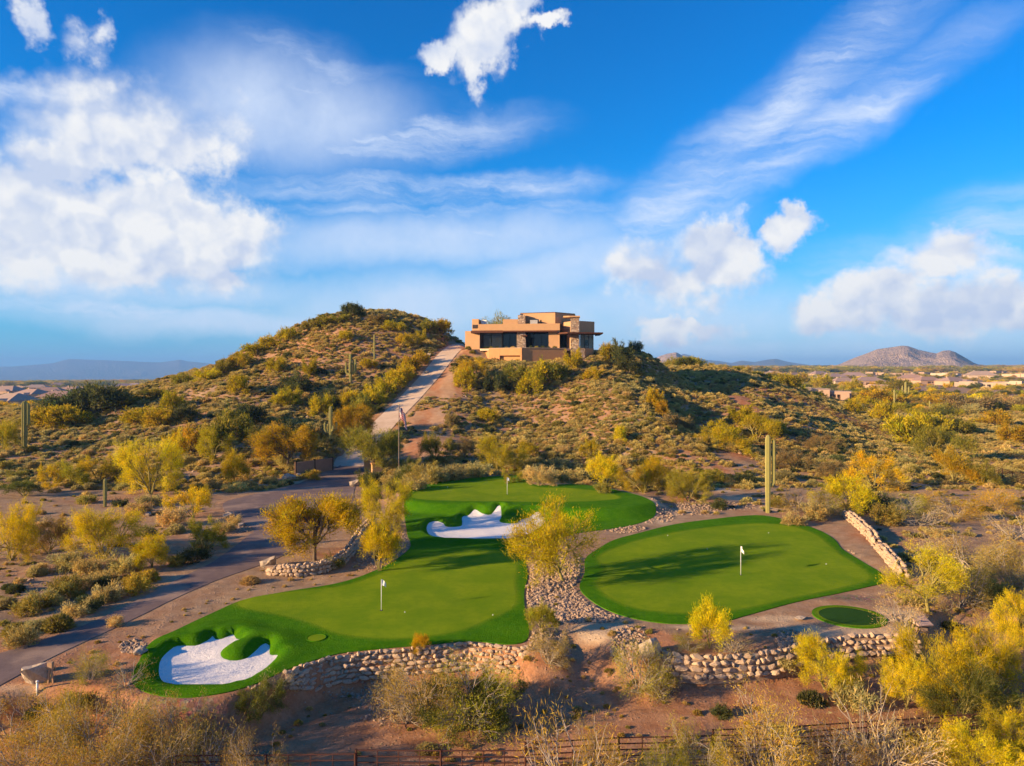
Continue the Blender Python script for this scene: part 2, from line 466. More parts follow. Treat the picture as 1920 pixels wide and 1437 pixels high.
for y in np.linspace(120, 430, 5):
    cw(BX0, y, float(far_h(BX0, y))); cw(BX1, y, float(far_h(BX1, y)))
CP = np.array(CP, float)
def tps_solve(c):
    n = len(c); s = 100.0
    X = c[:, :2] / s
    r2 = ((X[:, None] - X[None]) ** 2).sum(-1)
    K = 0.5 * r2 * np.log(r2 + 1e-12)
    K += np.eye(n) * 0.0006
    Pm = np.c_[np.ones(n), X]
    A = np.zeros((n + 3, n + 3)); A[:n, :n] = K; A[:n, n:] = Pm; A[n:, :n] = Pm.T
    w = np.linalg.solve(A, np.r_[c[:, 2], 0, 0, 0])
    return X, w, s
_X, _w, _s = tps_solve(CP)
def tps(x, y):
    q = np.c_[np.ravel(x), np.ravel(y)] / _s
    out = np.empty(len(q))
    for i in range(0, len(q), 8000):
        r2 = ((q[i:i + 8000, None] - _X[None]) ** 2).sum(-1)
        out[i:i + 8000] = (0.5 * r2 * np.log(r2 + 1e-12)) @ _w[:-3] + _w[-3] + q[i:i + 8000] @ _w[-2:]
    return out.reshape(np.shape(x))
gx = np.arange(BX0, BX1 + .1, BS); gy = np.arange(BY0, BY1 + .1, BS)
GX, GY = np.meshgrid(gx, gy, indexing='ij')
BASE = tps(GX, GY)
_b = np.minimum.reduce([GX - BX0, BX1 - GX, GY - BY0, BY1 - GY])
_bw = sstep(0, 60, _b)
BASE = BASE * _bw + far_h(GX, GY) * (1 - _bw)
def bicubic(g, x0, y0, s, x, y):
    u = (np.asarray(x, float) - x0) / s; v = (np.asarray(y, float) - y0) / s
    i = np.clip(np.floor(u).astype(int), 1, g.shape[0] - 3); j = np.clip(np.floor(v).astype(int), 1, g.shape[1] - 3)
    fu = np.clip(u - i, 0, 1); fv = np.clip(v - j, 0, 1)
    def cr(t):
        return [-.5 * t ** 3 + t ** 2 - .5 * t, 1.5 * t ** 3 - 2.5 * t ** 2 + 1, -1.5 * t ** 3 + 2 * t ** 2 + .5 * t, .5 * t ** 3 - .5 * t ** 2]
    wu, wv = cr(fu), cr(fv)
    r = 0
    for a in range(4):
        for b in range(4):
            r = r + wu[a] * wv[b] * g[i - 1 + a, j - 1 + b]
    return r
def bilinear(g, x0, y0, s, x, y):
    u = np.clip((x - x0) / s, 0, g.shape[0] - 1.001); v = np.clip((y - y0) / s, 0, g.shape[1] - 1.001)
    i = u.astype(int); j = v.astype(int); fu = u - i; fv = v - j
    return (g[i, j] * (1 - fu) + g[i + 1, j] * fu) * (1 - fv) + (g[i, j + 1] * (1 - fu) + g[i + 1, j + 1] * fu) * fv
def rough_h(x, y):
    r = np.hypot(x, y)
    k = sstep(100, 150, r)
    g = 0.5 - np.abs(fbm(x / 30 + 2, y / 55 + 8, 3)) * 2.0
    rav = k * -0.9 * np.clip(g, 0, 1) ** 2 * sstep(700, 260, r)
    return rav + 0.10 * fbm(x / 2.3, y / 2.3, 3) * (1 + k) + k * 1.0 * fbm(x / 19, y / 19, 3) * sstep(900, 260, r) + 0.12 * fbm(x / 7.0 + 9, y / 7.0, 2)
DR2 = DRIVE[:, :2]
def features(x, y):
    """height of the ground with pads, banks, bunkers and the drive, and how far made ground keeps it smooth"""
    z = bicubic(BASE, BX0, BY0, BS, x, y)
    keep = np.zeros(np.shape(x))
    for poly, lev, w in ((PLAT1, 0.0, 0.45), (PLAT3, 0.0, 0.45)):
        d = sdist(poly, x, y)
        near = (y < 75)
        ww = w + 3.2 * sstep(-0.5, 1.5, x) * sstep(9.5, 7.5, x)
        k = np.clip((ww - d) / (ww + 0.1), 0, 1); k = k * k * (3 - 2 * k) * near
        z = z * (1 - k) + np.maximum(z * 0 + lev, np.minimum(z, 0.15)) * k
    gap = sstep(-0.5, 1.0, x) * sstep(11, 9, x) * (y > 41) * (y < 76)
    z = np.where(gap > 0, z + gap * np.maximum(-0.15 - 1.35 * sstep(51, 42.5, y) - z, 0), z)
    d1 = np.minimum(sdist(TURF1, x, y), sdist(TURF3, x, y))
    d1 = np.minimum(d1, sdist(TEE, x, y))
    k = sstep(1.5, 0.0, d1) * (y < 84)
    z = z * (1 - k)
    d2 = sdist(CREST2, x, y)
    k = sstep(2.6, 0.1, d2)
    z = z * (1 - k) + (Z2 + 0.10 * fbm(x / 9, y / 9, 2)) * k
    # soft swells in the turf
    kt = sstep(0.5, -2.0, d1)
    z = z + kt * 0.12 * fbm(x / 8 + 3, y / 8 + 5, 2)
    for poly, dep, lip, lw in ((BUNK1, 0.24, 0.20, 2.4), (BUNK2, 0.22, 0.16, 1.6)):
        d = sdist(poly, x, y)
        far_side = sstep(-1.5, 2.0, y - poly[:, 1].mean())
        z = z + lip * sstep(lw, 0.55, d) * (d > -0.01) * (0.35 + 0.65 * far_side) * sstep(0.0, 0.5, d)
        z = z - dep * sstep(0.40, 0.0, d) - 0.12 * sstep(0, -2.0, d)
        inn = d < 0
        z = np.where(inn, z + 0.03 * fbm(x / 0.9, y / 0.9, 2), z)
    keep = np.maximum(keep, sstep(0.8, 0.0, d1))
    da = sdist(ASPH, x, y)
    k = sstep(2.5, 0.3, da)
    z = z * (1 - k * 0.6)  if False else z
    keep = np.maximum(keep, sstep(1.2, 0.2, da))
    # drive up the hill: level across
    m = (x > -60) & (x < 0) & (y > 108) & (y < 222)
    if m.any():
        dd, t = seg_dist(DR2, x[m], y[m], closed=False)
        i = np.clip(t.astype(int), 0, len(DRIVE) - 2); f = t - i
        rz = DRIVE[i, 2] * (1 - f) + DRIVE[i + 1, 2] * f
        kk = sstep(5.5, 2.9, dd)
        zz = z[m]; zz = zz * (1 - kk) + rz * kk; z[m] = zz
        kp = keep[m]; keep[m] = np.maximum(kp, kk)
    dp = sdist(HOUSE_PAD, x, y)
    k = sstep(0.8, 0.0, dp)
    z = z * (1 - k) + 21.3 * k
    keep = np.maximum(keep, k)
    return z + rough_h(x, y) * (1 - keep)
class Raster:
    def __init__(s, x0, x1, y0, y1, st):
        s.x0, s.x1, s.y0, s.y1, s.s = x0, x1, y0, y1, st
        a = np.arange(x0, x1 + st * .5, st); b = np.arange(y0, y1 + st * .5, st)
        X, Y = np.meshgrid(a, b, indexing='ij')
        s.g = features(X, Y)
    def has(s, x, y):
        return (x > s.x0) & (x < s.x1) & (y > s.y0) & (y < s.y1)
    def at(s, x, y):
        return bilinear(s.g, s.x0, s.y0, s.s, x, y)
RM = Raster(-300, 340, -50, 410, 0.8)
RF = Raster(-50, 52, 30, 114, 0.2)
def H(x, y):
    x = np.atleast_1d(np.asarray(x, float)); y = np.atleast_1d(np.asarray(y, float))
    z = far_h(x, y) + rough_h(x, y)
    b = np.minimum.reduce([x + 298, 338 - x, y + 48, 408 - y])
    w = sstep(0, 20, b)
    z = np.where(b > 0, z * (1 - w) + RM.at(x, y) * w, z)
    m = RF.has(x, y)
    z = np.where(m, RF.at(x, y), z)
    return z
def Hs(x, y):
    return float(H(x, y)[0])
_DS = np.concatenate([np.arange(22, 130, 0.15), np.arange(130, 420, 0.4), np.arange(420, 4000, 4)])
def ground_at(px, py):
    """first point of the ground along the line of sight through a pixel"""
    x = (px - 960) / F * _DS; z = CH - (py - HZ) / F * _DS
    hit = np.nonzero(H(x, _DS) >= z)[0]
    i = hit[0] if len(hit) else len(_DS) - 1
    d = _DS[i]
    gx_ = (px - 960) / F * d
    return gx_, d, Hs(gx_, d)

# ------------------------------------------------------------------ materials of the setting
def soil_mat():
    m, n, b = material('desert_soil')
    tc = n.new('ShaderNodeTexCoord').outputs['Object']
    a = n.new('ShaderNodeVertexColor', layer_name='soil')
    s = n.new('ShaderNodeSeparateColor'); n.l.new(a.outputs[0], s.inputs[0])
    big = n.noise(tc, 0.09, 4, 0.6); mid = n.noise(tc, 0.9, 5, 0.6); fin = n.noise(tc, 7.0, 4, 0.7)
    tan = n.mix(n.sstep(mid, 0.3, 0.7), (0.35, 0.225, 0.125), (0.47, 0.325, 0.195))
    red = n.mix(n.sstep(mid, 0.3, 0.7), (0.42, 0.165, 0.070), (0.52, 0.255, 0.130))
    sand = n.mix(n.sstep(mid, 0.3, 0.7), (0.58, 0.41, 0.24), (0.66, 0.49, 0.31))
    c = n.mix(n.sstep(big, 0.42, 0.62), tan, n.mix(0.35, tan, red))
    c = n.mix(s.outputs[0], c, red)
    c = n.mix(s.outputs[1], c, sand)
    grav = n.voronoi(tc, 5.5, out='Color')
    c = n.mix(n.math('MULTIPLY', s.outputs[2], 0.8), c, n.mix(0.6, (0.34, 0.24, 0.17), grav, 'MULTIPLY'))
    # pebbles and grit
    v = n.new('ShaderNodeTexVoronoi', feature='F1'); n.put(v.inputs['Vector'], tc); v.inputs['Scale'].default_value = 3.2
    peb = n.math('MULTIPLY', n.sstep(v.outputs['Distance'], 0.26, 0.14), n.sstep(n.noise(tc, 0.45, 3, 0.6), 0.42, 0.62))
    c = n.mix(n.math('MULTIPLY', peb, 0.7), c, n.mix(0.5, (0.50, 0.38, 0.28), v.outputs['Color'], 'MULTIPLY'))
    c = n.mix(n.sstep(fin, 0.35, 0.75), n.mix(1.0, c, (0.80, 0.78, 0.76), 'MULTIPLY'), c)
    n.l.new(c, b.inputs['Base Color'])
    h = n.math('ADD', n.math('MULTIPLY', fin, 0.6), n.math('ADD', n.math('MULTIPLY', mid, 1.0), n.math('MULTIPLY', peb, 0.9)))
    n.l.new(n.bump(h, 0.8, 0.09), b.inputs['Normal'])
    b.inputs['Specular IOR Level'].default_value = 0.05
    return m
def turf_mat(name, c1, c2, c3, scale, bump, blend=None):
    m, n, b = material(name)
    tc = n.new('ShaderNodeTexCoord').outputs['Object']
    f = n.noise(tc, scale, 3, 0.7); g = n.noise(tc, 0.35, 4, 0.6); w = n.noise(tc, 1.7, 4, 0.65)
    c = n.mix(n.sstep(g, 0.35, 0.65), c1, c2)
    c = n.mix(n.math('MULTIPLY', n.sstep(w, 0.35, 0.75), 0.55), c, c3)
    if blend:      # the collar is mown shorter towards the putting surface
        a = n.new('ShaderNodeVertexColor', layer_name='mown')
        c = n.mix(a.outputs[0], c, blend)
    c = n.mix(n.sstep(f, 0.3, 0.75), n.mix(1.0, c, (0.72, 0.74, 0.7), 'MULTIPLY'), c)
    n.l.new(c, b.inputs['Base Color'])
    n.l.new(n.bump(n.math('ADD', f, n.math('MULTIPLY', w, 0.6)), bump, 0.06), b.inputs['Normal'])
    b.inputs['Roughness'].default_value = 0.95
    b.inputs['Specular IOR Level'].default_value = 0.02
    return m
def simple(name, c1, c2, scale=3.0, rough=0.9, bump=0.3, bd=0.02, spec=0.2):
    m, n, b = material(name)
    tc = n.new('ShaderNodeTexCoord').outputs['Object']
    f = n.noise(tc, scale, 5, 0.62)
    n.l.new(n.mix(n.sstep(f, 0.3, 0.7), c1, c2), b.inputs['Base Color'])
    if bump:
        n.l.new(n.bump(n.noise(tc, scale * 4, 4, 0.65), bump, bd), b.inputs['Normal'])
    b.inputs['Roughness'].default_value = rough
    b.inputs['Specular IOR Level'].default_value = spec
    return m
M = {}
M['soil'] = soil_mat()
M['rough'] = turf_mat('rough_turf', (0.046, 0.170, 0.002), (0.068, 0.210, 0.003), (0.115, 0.255, 0.004), 9.0, 0.8, (0.180, 0.270, 0.008))
M['green'] = turf_mat('putting_turf', (0.175, 0.285, 0.007), (0.250, 0.340, 0.010), (0.138, 0.255, 0.007), 22.0, 0.3)
M['tee'] = turf_mat('tee_turf', (0.030, 0.085, 0.014), (0.036, 0.100, 0.016), (0.026, 0.075, 0.014), 22.0, 0.3)
def asphalt_mat():
    m, n, b = material('asphalt')
    tc = n.new('ShaderNodeTexCoord').outputs['Object']
    f = n.noise(tc, 14, 3, 0.7); g = n.noise(tc, 0.16, 5, 0.62); w = n.noise(tc, 0.8, 5, 0.6)
    c = n.mix(n.sstep(w, 0.3, 0.7), (0.140, 0.098, 0.084), (0.190, 0.134, 0.112))
    c = n.mix(n.math('MULTIPLY', n.sstep(g, 0.48, 0.64), 0.85), c, (0.32, 0.225, 0.16))
    c = n.mix(n.sstep(f, 0.35, 0.8), c, n.mix(1.0, c, (1.3, 1.27, 1.25), 'MULTIPLY'))
    n.l.new(c, b.inputs['Base Color'])
    n.l.new(n.bump(f, 0.3, 0.02), b.inputs['Normal'])
    b.inputs['Roughness'].default_value = 0.85
    return m
M['asphalt'] = asphalt_mat()
M['concrete'] = simple('drive_concrete', (0.54, 0.40, 0.275), (0.64, 0.485, 0.345), 0.5, 0.9, 0.2, 0.02, 0.02)
def sand_mat():
    m, n, b = material('bunker_sand')
    tc = n.new('ShaderNodeTexCoord').outputs['Object']
    w = n.noise(tc, 2.2, 6, 0.7)
    n.l.new(n.mix(w, (0.74, 0.69, 0.63), (0.84, 0.80, 0.75)), b.inputs['Base Color'])
    n.l.new(n.bump(n.math('ADD', w, n.math('MULTIPLY', n.noise(tc, 9, 3, 0.6), 0.3)), 0.6, 0.12), b.inputs['Normal'])
    return m
M['sand'] = sand_mat()

# ------------------------------------------------------------------ ground sheet (one polar sheet out past the mountains)
def build_ground():
    fine_az = np.arange(-50, 50.01, 0.30)
    coarse = np.concatenate([np.arange(-180, -50, 5.0), fine_az, np.arange(55, 180, 5.0)])
    A = np.radians(coarse)
    rr = [3.0]
    while rr[-1] < 26: rr.append(rr[-1] * 1.12)
    while rr[-1] < 240: rr.append(rr[-1] * 1.0065)
    while rr[-1] < 16500: rr.append(rr[-1] * 1.06)
    rr = np.array(rr)
    X = np.outer(rr, np.sin(A)); Y = np.outer(rr, np.cos(A))
    Z = H(X.ravel(), Y.ravel()).reshape(X.shape)
    # made surfaces lie in shallow beds cut into the soil
    cut = np.full(X.shape, 99.0)
    nearm = (X > -70) & (X < 60) & (Y > 20) & (Y < 130)
    xs, ys = X[nearm], Y[nearm]
    c = np.minimum(np.minimum(sdist(TURF1, xs, ys), sdist(TURF3, xs, ys)), np.minimum(sdist(TEE, xs, ys), sdist(ASPH, xs, ys)))
    cut[nearm] = c
    Z -= 0.22 * sstep(-0.25, -0.9, cut)
    m2 = (X > -70) & (X < 0) & (Y > 110) & (Y < 222)
    dd, _ = seg_dist(DR2, X[m2], Y[m2], closed=False)
    zz = Z[m2]; zz -= 0.25 * sstep(2.5, 1.6, dd); Z[m2] = zz
    nr, na = X.shape
    V = np.stack([X, Y, Z], -1).reshape(-1, 3)
    i = np.arange(nr - 1)[:, None] * na + np.arange(na)[None]
    j = np.arange(nr - 1)[:, None] * na + (np.arange(na)[None] + 1) % na
    Fq = np.stack([i, j, j + na, i + na], -1).reshape(-1, 4)[:, ::-1]
    cap = len(V)
    V = np.vstack([V, [[0, 0, Hs(0, 0)]]])
    me = mesh_np('ground', V, Fq, M['soil'], True)
    # soil kinds
    x, y = V[:, 0], V[:, 1]
    def blob(px, py, rx, ry, p=1.0):
        gx_, gy_, _ = ground_at(px, py)
        k = gy_ / F
        dpt = ry * gy_ * gy_ / F / CH
        return p * sstep(1.0, 0.35, np.hypot((x - gx_) / (rx * k), (y - gy_) / dpt) + 0.5 * fbm(x / 1.7, y / 1.7, 3))
    red = np.zeros(len(V)); sand = np.zeros(len(V)); grav = np.zeros(len(V))
    red += sstep(46, 41, y) * (np.abs(x) < 60) * 0.62 * (y > 5)
    for q in [(650, 1310, 70, 40, 1.0), (600, 1300, 60, 30, 1.0), (700, 1290, 60, 20, .7), (1250, 1195, 110, 26, 0.9), (1420, 1270, 130, 24, .7), (1480, 760, 50, 30, .9), (1370, 740, 45, 30, 1.0), (1400, 765, 40, 25, 1.0), (1385, 852, 36, 8, 1.0), (1350, 882, 26, 6, 1),
              (1300, 935, 70, 10, 0.9), (1650, 1010, 60, 30, 0.5), (1700, 1010, 120, 20, 0.4), (650, 1040, 60, 30, 0.6), (830, 740, 35, 60, 0.8), (790, 830, 40, 40, 0.8), (860, 700, 40, 30, .7), (1060, 770, 120, 40, 0.35), (1330, 700, 100, 10, .6), (700, 770, 25, 60, .6)]:
        red = np.maximum(red, blob(*q))
    for q in [(1130, 1180, 70, 22), (1220, 970, 60, 18), (1250, 955, 50, 14), (1390, 935, 50, 7), (1450, 955, 50, 7), (1520, 1185, 70, 20), (1610, 1180, 120, 18), (1680, 1150, 60, 14), (1330, 1180, 120, 7), (1460, 1160, 90, 8), (1360, 920, 30, 8),
              (520, 905, 100, 7, .7), (420, 990, 60, 10, .7), (300, 1085, 80, 8, .5), (830, 770, 25, 60, .5), (40, 1290, 70, 10, .6)]:
        sand = np.maximum(sand, blob(*q))
    for q in [(1060, 1100, 60, 60), (1100, 1150, 60, 25), (740, 1030, 40, 22), (1240, 965, 40, 12), (1180, 990, 50, 9), (1180, 1210, 45, 26), (1030, 1195, 50, 20), (330, 1330, 130, 16), (250, 1210, 35, 16), (1330, 950, 100, 8), (1580, 1120, 90, 8)]:
        grav = np.maximum(grav, blob(*q))
    red = np.maximum(red, np.clip(fbm(x / 26 + 4, y / 26, 3) * 1.1, 0, 0.4) * (y > 100) * (np.hypot(x, y) < 420))
    at = me.color_attributes.new('soil', 'FLOAT_COLOR', 'POINT')
    at.data.foreach_set('color', np.stack([np.clip(red, 0, 1), np.clip(sand, 0, 1), np.clip(grav, 0, 1), np.ones(len(V))], -1).astype(np.float32).ravel())
    o = obj('ground', me)
    tag(o, 'tan and rust red desert soil of the slopes and flats', 'ground', kind='structure')
    return o
build_ground()

# ------------------------------------------------------------------ sheets laid on the ground
def cdt(polys, step, extra=None):
    """triangulate the first outline with the others as inner lines; returns points and triangles"""
    pts = []; edges = []
    for p in polys:
        k = len(pts); n = len(p)
        pts += [tuple(q) for q in p]
        edges += [(k + i, k + (i + 1) % n) for i in range(n)]
    o = polys[0]
    xs = np.arange(o[:, 0].min(), o[:, 0].max(), step); ys = np.arange(o[:, 1].min(), o[:, 1].max(), step)
    X, Y = np.meshgrid(xs, ys)
    X = X + (np.arange(len(ys)) % 2)[:, None] * step * 0.5
    X = X.ravel(); Y = Y.ravel()
    d = sdist(o, X, Y)
    ok = d < -step * 0.45
    for p in polys[1:]:
        dd, _ = seg_dist(p, X, Y); ok &= dd > step * 0.4
    pts += list(zip(X[ok], Y[ok]))
    v, e, f, *_ = geometry.delaunay_2d_cdt([Vector(map(float, p)) for p in pts], edges, [], 0, 1e-5)
    v = np.array([(q.x, q.y) for q in v]); f = np.array(f)
    cx = v[f].mean(1)
    keep = inside(o, cx[:, 0], cx[:, 1])
    return v, f[keep], cx[keep]
def sub_mesh(name, v, f, lift, mat, skirt=None, outer=None):
    u, inv = np.unique(f, return_inverse=True)
    q = v[u]
    z = H(q[:, 0], q[:, 1]) + lift
    V = np.c_[q, z]; Fc = inv.reshape(f.shape)
    a = V[Fc]
    nz = np.cross(a[:, 1] - a[:, 0], a[:, 2] - a[:, 0])[:, 2]
    Fc = np.where((nz < 0)[:, None], Fc[:, ::-1], Fc)
    if skirt:
        e = np.concatenate([Fc[:, [0, 1]], Fc[:, [1, 2]], Fc[:, [2, 0]]])
        key = {(int(a_), int(b_)) for a_, b_ in e}
        be = [(a_, b_) for a_, b_ in key if (b_, a_) not in key]
        if be and outer is not None:
            mid = np.array([(V[a_, :2] + V[b_, :2]) / 2 for a_, b_ in be]); dd, _ = seg_dist(outer, mid[:, 0], mid[:, 1])
            be = [q_ for q_, d_ in zip(be, dd) if d_ < 0.02]
        n0 = len(V); bv = sorted({a_ for a_, _ in be} | {b_ for _, b_ in be}); nb = len(bv); mp = {k: n0 + i for i, k in enumerate(bv)}
        topv = V[bv].copy(); low = topv.copy(); low[:, 2] -= skirt
        V = np.vstack([V, topv, low])
        add = []
        for a_, b_ in be: add += [(mp[b_], mp[a_], mp[a_] + nb), (mp[b_], mp[a_] + nb, mp[b_] + nb)]
        Fc = np.vstack([Fc, np.array(add)])
    return mesh_np(name, V, Fc, mat, True)
def band(name, v, f, lift, mat, label, cat, skirt=None, outer=None):
    me = sub_mesh(name, v, f, lift, mat, skirt, outer)
    if name == 'turf':
        q = np.empty(len(me.vertices) * 3, np.float32); me.vertices.foreach_get('co', q); q = q.reshape(-1, 3)
        k = np.zeros(len(q))
        for g in (GREEN1, GREEN2, GREEN3, TEE_IN):
            k = np.maximum(k, sstep(0.45, 0.0, sdist(g, q[:, 0], q[:, 1])))
        at = me.color_attributes.new('mown', 'FLOAT_COLOR', 'POINT')
        at.data.foreach_set('color', np.stack([k, k, k, np.ones(len(k))], -1).astype(np.float32).ravel())
    o = obj(name, me)
    return tag(o, label, cat, kind='structure')

v, f, c = cdt([TURF1, GREEN1, GREEN2, BUNK1, BUNK2], 0.42)
in1 = inside(GREEN1, c[:, 0], c[:, 1]); in2 = inside(GREEN2, c[:, 0], c[:, 1])
b1 = inside(BUNK1, c[:, 0], c[:, 1]); b2 = inside(BUNK2, c[:, 0], c[:, 1])
band('turf', v, f[~(in1 | in2 | b1 | b2)], 0.05, M['rough'], 'deep green rough turf round the left and upper putting greens', 'turf', 0.16, TURF1)
band('putting_green', v, f[in1], 0.05, M['green'], 'light green putting surface with a white flag left of centre', 'putting green')
band('putting_green', v, f[in2], 0.05, M['green'], 'light green raised putting surface at the foot of the hill', 'putting green')
band('sand_bunker', v, f[b1], 0.05, M['sand'], 'white sand bunker with a grass tongue at the lower left', 'sand bunker')
band('sand_bunker', v, f[b2], 0.05, M['sand'], 'white sand bunker with scalloped edge below the upper green', 'sand bunker')
v, f, c = cdt([TURF3, GREEN3], 0.5)
in3 = inside(GREEN3, c[:, 0], c[:, 1])
band('turf', v, f[~in3], 0.05, M['rough'], 'deep green turf collar round the big right putting green', 'turf', 0.16, TURF3)
band('putting_green', v, f[in3], 0.05, M['green'], 'large light green putting surface on the right with a white flag', 'putting green')
v, f, c = cdt([TEE, TEE_IN], 0.5)
ti = inside(TEE_IN, c[:, 0], c[:, 1])
band('turf', v, f[~ti], 0.06, M['rough'], 'bright green turf ring round the small oval tee', 'turf', 0.2, TEE)
band('tee', v, f[ti], 0.05, M['tee'], 'small dark green oval tee on the right sandy pad', 'tee')
v, f, c = cdt([ASPH], 0.9)
band('road', v, f, 0.03, M['asphalt'], 'purple grey asphalt drive curving down to the lower left', 'road', 0.1)
def build_drive():
    V = []; Fc = []
    n = len(DRIVE)
    cols = np.linspace(-2.45, 2.45, 7)
    for i in range(n):
        t = DRIVE[min(i + 1, n - 1), :2] - DRIVE[max(i - 1, 0), :2]; t /= np.linalg.norm(t)
        nr_ = np.array([t[1], -t[0]])
        for k in cols:
            q = DRIVE[i, :2] + nr_ * k * (1.0 + (0.25 if i < 8 else 0))
            V.append((q[0], q[1], Hs(*q) + 0.05))
    w = len(cols)
    for i in range(n - 1):
        for k in range(w - 1):
            Fc.append((i * w + k, i * w + k + 1, (i + 1) * w + k + 1, (i + 1) * w + k))
    o = obj('driveway', mesh_np('driveway', np.array(V), np.array(Fc), M['concrete'], True))
    tag(o, 'pale concrete driveway climbing straight up to the house', 'driveway', kind='structure')
build_drive()

# ------------------------------------------------------------------ plant materials
def foliage_mat():
    m, n, b = material('foliage')
    oi = n.new('ShaderNodeObjectInfo')
    at = n.new('ShaderNodeVertexColor', layer_name='col')
    c = n.mix(1.0, oi.outputs['Color'], at.outputs[0], 'MULTIPLY')
    h = n.new('ShaderNodeHueSaturation')
    n.l.new(c, h.inputs['Color'])
    n.l.new(n.math('ADD', 0.492, n.math('MULTIPLY', oi.outputs['Random'], 0.016)), h.inputs['Hue'])
    n.l.new(n.math('ADD', 0.85, n.math('MULTIPLY', oi.outputs['Random'], 0.3)), h.inputs['Value'])
    c = h.outputs[0]
    n.l.new(c, b.inputs['Base Color'])
    b.inputs['Roughness'].default_value = 0.8
    b.inputs['Specular IOR Level'].default_value = 0.08
    t = n.new('ShaderNodeBsdfTranslucent'); n.l.new(c, t.inputs['Color'])
    mx = n.new('ShaderNodeMixShader'); mx.inputs[0].default_value = 0.40
    n.l.new(b.outputs[0], mx.inputs[1]); n.l.new(t.outputs[0], mx.inputs[2])
    n.l.new(mx.outputs[0], n.n['Material Output'].inputs['Surface'])
    return m
M['leaf'] = foliage_mat()
M['bark'] = simple('bark', (0.10, 0.075, 0.05), (0.19, 0.14, 0.09), 6.0, 0.9, 0.5)
M['greenbark'] = simple('green_bark', (0.20, 0.17, 0.05), (0.30, 0.25, 0.08), 5.0, 0.8, 0.3)
M['deadwood'] = simple('grey_twigs', (0.26, 0.21, 0.16), (0.40, 0.34, 0.27), 6.0, 0.9, 0.3)

def unit(v):
    return v / (np.linalg.norm(v, axis=-1, keepdims=True) + 1e-9)
def needles(B, Dr, L, Wd, rng):
    n = len(B)
    side = unit(np.cross(Dr, rng.normal(size=(n, 3)))) * (Wd * 0.5)[:, None]
    tip = B + Dr * L[:, None]
    mid = B + Dr * (L * 0.45)[:, None]
    V = np.stack([B - side * 0.5, mid + side, tip, ], 1)
    V2 = np.stack([B - side * 0.5, tip, mid - side], 1)
    # a slim kite: two triangles
    V = np.stack([B, mid + side, tip, mid - side], 1).reshape(-1, 3)
    Fc = np.arange(n * 4).reshape(n, 4)
    return V, Fc
def leaf_mesh(name, V, Fc, shade):
    me = mesh_np(name, V, Fc, M['leaf'])
    at = me.color_attributes.new('col', 'FLOAT_COLOR', 'POINT')
    s = np.repeat(shade, 4, axis=0)
    at.data.foreach_set('color', np.c_[s, np.ones(len(s))].astype(np.float32).ravel())
    return me
def tubes_mesh(name, segs, mat, sides=5):
    V = []; Fc = []
    for p0, p1, r0, r1 in segs:
        t = unit(p1 - p0); a = unit(np.cross(t, (0.31, 0.17, 0.93))); b = np.cross(t, a)
        k = len(V)
        for p, r in ((p0, r0), (p1, r1)):
            for i in range(sides):
                an = 2 * math.pi * i / sides
                V.append(p + (a * math.cos(an) + b * math.sin(an)) * r)
        for i in range(sides):
            j = (i + 1) % sides
            Fc.append((k + i, k + j, k + sides + j, k + sides + i))
    return mesh_np(name, np.array(V), np.array(Fc), mat, True)
def grow(seed, height, spread, stems, levels, kids, tilt, bare=0.28, trunk=0.0, lean=(0, 0), r0=0.07):
    """skeleton: returns tube segments and tip points with directions"""
    rng = np.random.default_rng(seed)
    segs = []; tips = []
    lens = [height * 0.42, height * 0.34, height * 0.26, height * 0.2, height * 0.15]
    def branch(p, d, L, r, lev):
        n = 3; pts = [p]
        for i in range(n):
            d = unit(d + rng.normal(size=3) * 0.16 + np.array([0, 0, 0.05 if lev < 2 else -0.02]))
            q = pts[-1] + d * L / n
            ra = r * (1 - 0.38 * i / n); rb = r * (1 - 0.38 * (i + 1) / n)
            segs.append((pts[-1], q, ra, rb)); pts.append(q)
        if lev == levels:
            for i in range(1, n + 1): tips.append((pts[i], d))
            return
        if lev >= levels - 1: tips.append((pts[-1], d))
        for k in range(kids):
            s = rng.uniform(0.35 if lev else bare, 1.0)
            i = min(int(s * n), n - 1)
            base = pts[i] + (pts[i + 1] - pts[i]) * (s * n - i)
            out_ = np.array([base[0] - lean[0] * base[2], base[1] - lean[1] * base[2], 0.0])
            nd = unit(unit(d) * 0.75 + rng.normal(size=3) * 0.55 + unit(out_) * 0.42 * spread + np.array([0, 0, 0.15]))
            branch(base, nd, lens[min(lev + 1, 4)] * rng.uniform(0.7, 1.2), r * 0.55, lev + 1)
    base = np.zeros(3)
    if trunk > 0:
        top = np.array([lean[0] * trunk, lean[1] * trunk, trunk])
        segs.append((base - [0, 0, 0.2], top, r0 * 1.5, r0 * 1.25)); base = top
    for s in range(stems):
        a = 2 * math.pi * (s + rng.uniform(-.3, .3)) / stems
        t = R(tilt) * rng.uniform(0.6, 1.25)
        d = np.array([math.cos(a) * math.sin(t) + lean[0] * .5, math.sin(a) * math.sin(t) + lean[1] * .5, math.cos(t)])
        branch(base - [0, 0, 0.1], unit(d), lens[0] * rng.uniform(0.85, 1.2), r0, 0)
    return segs, tips
